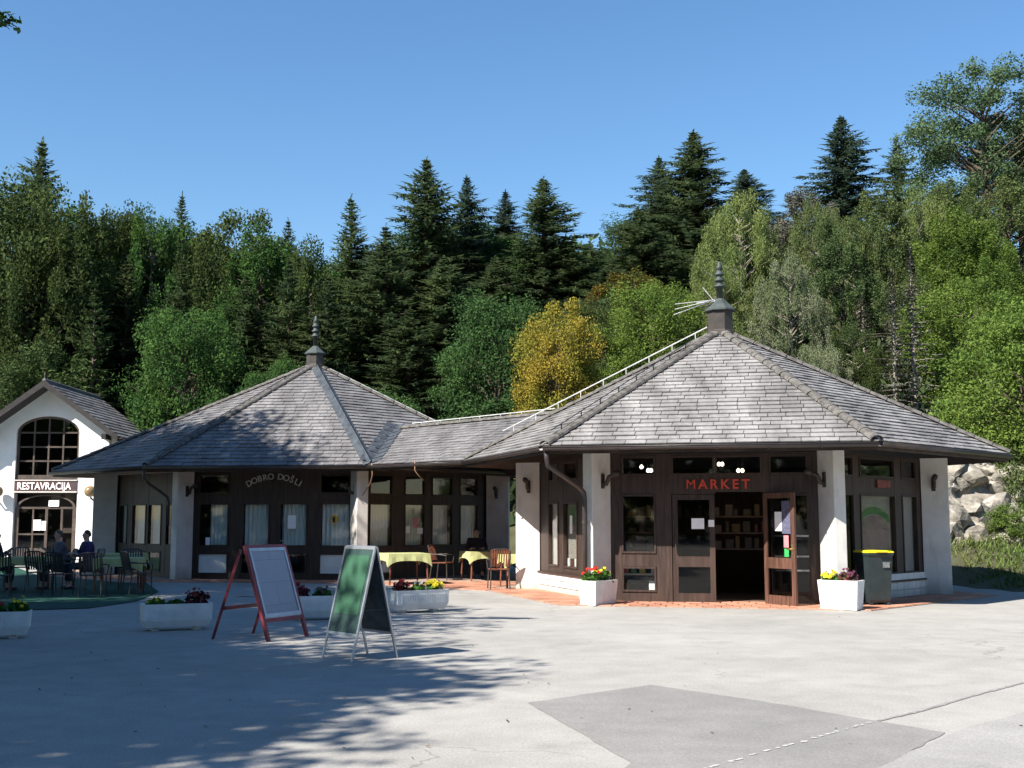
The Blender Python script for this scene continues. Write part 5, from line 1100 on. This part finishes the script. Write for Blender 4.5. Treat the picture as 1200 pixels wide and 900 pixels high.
T = [
 # far row, dark spruces against the sky
 ('spruce','dark_spruce',50,163,66,5.4,'tall dark spruce rising above the gabled house'),
 ('spruce','dark_spruce',214,226,74,3.5,'small dark spruce tip above the hornbeams left of the dining pavilion'),
 ('spruce','dark_spruce',338,256,76,3.5,'dark spruce tip just left of the dining pavilion finial'),
 ('spruce','dark_spruce',412,228,64,4.2,'dark spruce right of the dining pavilion finial'),
 ('spruce','dark_spruce',500,185,66,5.0,'tallest dark spruce above the linking roof'),
 ('spruce','blue_spruce',547,205,69,4.0,'blue green spruce right of the tallest spruce above the linking roof'),
 ('spruce','blue_spruce',592,222,73,3.5,'narrow spruce between two larger ones above the green maple'),
 ('spruce','dark_spruce',637,207,66,4.5,'pointed dark spruce above the yellow autumn tree'),
 ('spruce','dark_spruce',690,291,74,4.2,'low dark spruce in the dip of the skyline'),
 ('spruce','blue_spruce',772,183,72,4.0,'narrow blue spruce left of the tallest pair behind the market roof'),
 ('spruce','dark_spruce',812,152,69,5.2,'tallest dark spruce behind the market roof finial'),
 ('spruce','dark_spruce',748,243,62,4.0,'dark spruce over the rust tinged trees'),
 ('spruce','blue_spruce',872,198,80,4.0,'distant blue spruce top behind the birch'),
 ('spruce','blue_spruce',985,135,74,5.0,'tall grey green spruce on the right skyline'),
 ('pine','dark_spruce',1050,158,72,3.8,'ragged dark pine on the right skyline'),
 ('airy','ash',1148,76,66,4.6,'tall airy ash tree at the upper right'),
 ('airy','ash',1192,120,68,4.0,'pale leafed ash at the upper right edge'),
 ('horn','grey_twig',940,222,68,2.6,'grey twiggy tree on the skyline right of the birch'),
 # hornbeam row on the left
 ('broad','olive',6,198,60,4.4,'olive hornbeam at the left edge of the wood'),
 ('horn','olive',105,240,62,3.0,'olive hornbeam right of the tall left spruce'),
 ('broad','olive',147,234,65,3.2,'second olive hornbeam right of the tall left spruce'),
 ('horn','green',180,250,63,2.6,'olive hornbeam left of the small spruce tip'),
 ('horn','olive',240,258,64,3.0,'olive hornbeam right of the small spruce tip'),
 ('broad','olive',278,254,66,3.6,'broad olive hornbeam midway to the dining pavilion finial'),
 ('horn','green',308,266,63,3.2,'olive hornbeam left of the dining pavilion spruce tip'),
 ('horn','olive',364,283,62,2.8,'olive hornbeam behind the dining pavilion finial'),
 ('horn','olive',60,235,58,3.0,'olive hornbeam in front of the tall left spruce'),
 # darker middle row
 ('spruce','dark_spruce',150,300,60,4.2,'dark spruce in shade behind the bright rounded tree'),
 ('spruce','dark_spruce',35,300,58,4.2,'dark spruce in shade above the house ridge'),
 ('spruce','dark_spruce',290,320,59,4.0,'dark spruce in shade left of the finial'),
 ('spruce','dark_spruce',452,262,60,4.7,'broad dark spruce behind the dining roof slope'),
 ('spruce','dark_spruce',385,320,57,4.0,'dark spruce close behind the dining finial'),
 ('spruce','dark_spruce',520,300,60,4.5,'dark spruce close above the linking roof'),
 ('spruce','dark_spruce',480,360,54,3.8,'lower dark spruce with bare twigs over the dining roof'),
 ('spruce','dark_spruce',580,300,64,4.0,'dark spruce behind the green maple'),
 ('spruce','dark_spruce',665,290,66,4.0,'dark spruce behind the yellow autumn tree'),
 ('spruce','dark_spruce',715,310,64,4.0,'dark spruce left of the rust tinged trees'),
 ('spruce','dark_spruce',830,260,64,4.5,'dark spruce behind the market lantern'),
 ('spruce','dark_spruce',910,300,66,4.0,'dark spruce in the gap right of the birch'),
 ('spruce','dark_spruce',1000,270,66,4.2,'dark spruce behind the right hand thicket'),
 ('spruce','dark_spruce',1100,240,66,4.7,'dark spruce below the ash tree'),
 ('horn','soft',1180,215,60,3.0,'olive tree at the right edge below the ash'),
 ('horn','soft',1110,205,64,2.6,'olive tree left of the ash trunk'),
 # front row on the left
 ('slim','young_spruce',112,328,53,2.3,'young pale spruce behind the house roof'),
 ('broad','green',222,350,51,2.6,'bright rounded broadleaf tree right of the house'),
 ('slim','young_spruce',175,385,52,1.8,'small young spruce between the house roof and the rounded tree'),
 ('horn','young_spruce',55,392,54,3.0,'green bush behind the house ridge'),
 ('horn','olive',8,420,54,2.8,'green bush at the left edge above the house roof'),
 ('broad','green',328,412,47,1.5,'low green tree behind the dining finial base'),
 ('broad','bluegreen',445,455,46,2.0,'bush behind the right slope of the dining roof'),
 # front row in the middle
 ('broad','bluegreen',585,345,47,2.5,'round blue green maple above the linking roof'),
 ('broad','yellow',655,357,44,1.65,'yellow autumn tree left of the market roof'),
 ('horn','rust',738,318,52,2.6,'rust tinged tree between the yellow tree and the market lantern'),
 ('broad','olive',700,345,50,2.0,'olive tree right behind the yellow tree'),
 ('broad','bright',765,330,47,2.0,'fresh green tree left of the market aerial'),
 ('birch','birch',866,232,56,2.5,'weeping birch behind the market finial'),
 ('birch','birch',838,300,52,2.0,'smaller weeping birch left of the market finial'),
 ('birch','birch',905,285,58,2.2,'pale weeping birch right of the market finial'),
 # front row on the right
 ('birch','whitish',925,300,49,1.8,'whitish leafed shrub above the right roof slope'),
 ('birch','soft',958,240,58,2.2,'olive green tree above the right roof slope'),
 ('horn','young_spruce',985,275,52,2.0,'soft green tree above the right roof slope'),
 ('horn','soft',1030,228,57,2.4,'bright green tree below the skyline pine'),
 ('horn','bright',1120,235,54,2.6,'large bright green tree below the ash'),
 ('broad','bright',1125,330,47,2.4,'bright green tree right of the bare spruce trunks'),
 ('birch','birch',1075,222,58,2.0,'slender pale tree behind the bare spruce trunk'),
 ('birch','soft',1000,250,56,1.9,'slender weeping tree behind the soft green tree'),
 ('horn','bright',1155,265,53,2.2,'tall slender bright tree left of the near bright tree'),
 ('horn','soft',1075,330,50,1.8,'slender soft green tree beside the bare trunks'),
 ('spruce','dark_spruce',95,285,58,3.6,'dark spruce in shade right of the tall left spruce'),
 ('spruce','dark_spruce',215,300,57,3.2,'dark spruce in shade directly behind the rounded tree'),
 ('spruce','dark_spruce',340,300,58,3.4,'dark spruce in shade below the spruce tip left of the finial'),
 ('dead','grey_twig',1066,285,43.5,1.2,'bare spruce trunk standing at the right'),
 ('dead','grey_twig',1044,315,43,1.1,'second bare spruce left of the bare trunk'),
 ('dead','grey_twig',1010,345,50,1.3,'third bare spruce above the right roof slope'),
 ('birch','olive',1000,380,46,1.6,'thin olive shrub tree above the right roof slope'),
 ('horn','olive',1030,415,46,1.4,'olive bush at the foot of the bare spruces'),
 ('birch','whitish',960,400,45,1.4,'pale shrub near the middle of the right roof slope'),
 ('broad','bright',1196,345,36,2.2,'near bright green tree at the right edge behind the rocks'),
 ('bush','bright',1150,440,39,1.5,'green bush above the rocks'),
 ('bush','soft',1195,530,35,.9,'green bush hanging over the right end of the rocks'),
 ('bush','olive',1125,530,37,1.0,'low dry bush on top of the rocks'),
 ('bush','bright',1192,590,33,.8,'small leafy bush at the foot of the rocks by the right edge'),
 ('bush','soft',1150,545,36.5,.6,'small bush growing among the rocks'),
]
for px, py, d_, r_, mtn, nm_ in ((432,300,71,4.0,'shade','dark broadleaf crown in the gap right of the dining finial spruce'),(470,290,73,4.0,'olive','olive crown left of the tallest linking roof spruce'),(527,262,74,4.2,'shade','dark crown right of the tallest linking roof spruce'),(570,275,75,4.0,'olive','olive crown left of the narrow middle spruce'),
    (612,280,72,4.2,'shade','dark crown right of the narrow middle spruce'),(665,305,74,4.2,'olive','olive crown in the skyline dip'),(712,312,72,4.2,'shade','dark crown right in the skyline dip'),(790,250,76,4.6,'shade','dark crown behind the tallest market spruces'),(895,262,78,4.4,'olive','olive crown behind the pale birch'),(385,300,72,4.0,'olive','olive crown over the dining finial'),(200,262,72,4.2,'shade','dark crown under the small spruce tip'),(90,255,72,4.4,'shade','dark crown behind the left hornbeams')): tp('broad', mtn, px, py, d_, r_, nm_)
for a in T: tp(*a)
# dark undergrowth further up the slope that reads as one mass
C = []; A = []; Wd = []
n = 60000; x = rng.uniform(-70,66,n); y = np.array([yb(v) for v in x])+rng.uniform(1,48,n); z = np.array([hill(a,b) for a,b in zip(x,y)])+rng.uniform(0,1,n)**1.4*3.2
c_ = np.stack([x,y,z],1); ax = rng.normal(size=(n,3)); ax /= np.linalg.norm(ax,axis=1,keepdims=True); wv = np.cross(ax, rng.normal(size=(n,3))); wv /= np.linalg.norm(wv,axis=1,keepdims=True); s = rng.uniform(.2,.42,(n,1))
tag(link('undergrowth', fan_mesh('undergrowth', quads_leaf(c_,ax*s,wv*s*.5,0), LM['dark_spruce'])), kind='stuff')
# plaza trees left of the frame: they shade the plaza and the dining roof
tree('plaza','shade',-14.3,5.2,13.0,5.2,'leafy plaza tree nearest the camera, left of the view, shading the foreground','plaza trees left of the view',0,0)
t2 = tree('plaza','shade',-15.4,10.8,13.5,5.2,'leafy plaza tree left of the view, shading the planters','plaza trees left of the view',0,1)
tree('plaza','shade',-18.0,17.4,15.5,5.0,'leafy plaza tree left of the view, shading the terrace','plaza trees left of the view',0,2)
tree('plaza','shade',-18.7,23.6,17.0,4.6,'leafy tree left of the view, shading the dining roof','plaza trees left of the view',0,0)
tree('plaza','shade',-15.3,0.9,13.5,5.3,'leafy plaza tree behind the camera at the left, shading the near left corner','plaza trees left of the view',0,1)
# unseen wood added behind the viewer to darken pane reflections and block skylight
n = 22000; a = rng.uniform(math.pi*.98, math.pi*2.02, n); r_ = rng.uniform(42, 54, n); x = r_*np.cos(a); y = r_*np.sin(a); z = rng.uniform(0,1,n)**.8*(16+3.5*np.sin(a*23)+2*np.sin(a*57))
c_ = np.stack([x,y,z],1); ax = rng.normal(size=(n,3)); ax /= np.linalg.norm(ax,axis=1,keepdims=True); wv = np.cross(ax, rng.normal(size=(n,3))); wv /= np.linalg.norm(wv,axis=1,keepdims=True); sz = rng.uniform(.5,1.1,(n,1))
tag(link('added_wood_behind_viewer', fan_mesh('added_wood_behind_viewer', quads_leaf(c_,ax*sz,wv*sz*.55,0), LM['shade'])), kind='stuff')

t2.rotation_euler = (0,0,0); b_ = MB(); p0 = Vector((0,0,6.6)); p3 = at(20, 32, 14.0)-Vector((-15.4,10.8,0)); p1 = Vector((3.5,1.0,8.1)); p2 = Vector((7.0,2.4,8.9))
b_.tube([p0,p1,p2,p3], [.09,.06,.03,.006], 6); lb = b_.build('limb', M_BARK, t2); q = []
for i in range(330):
    k = rng.uniform(0,1)**.7; c = (p2.lerp(p3, k) if k > .15 else p1.lerp(p2, rng.uniform(.2,1)))+Vector(rng.normal(size=3))*.13*(1.15-k*.7); q.append(rotq(c, rng.normal(size=3), (1,0,-.3), .022, .042))
link('limb_leaves', fan_mesh('limb_leaves', q, LM['shade']), lb)
# a few fallen leaves and bits of grit on the plaza
q = []
for i in range(170):
    x, y = (rng.uniform(-7,2.5), rng.uniform(8,20)) if i < 120 else (rng.uniform(-6,12), rng.uniform(8,20)); sz_ = rng.uniform(.006,.016); q.append(rotq((x,y,.008+sz_*.3), (rng.normal()*.25,rng.normal()*.25,1), (rng.normal(),rng.normal(),0), sz_*.6, sz_))
tag(link('fallen_leaves', fan_mesh('fallen_leaves', q, leaf_mat('dry_leaf', (.20,.13,.06), .1, .5, (.10,.08,.05)))), kind='stuff')
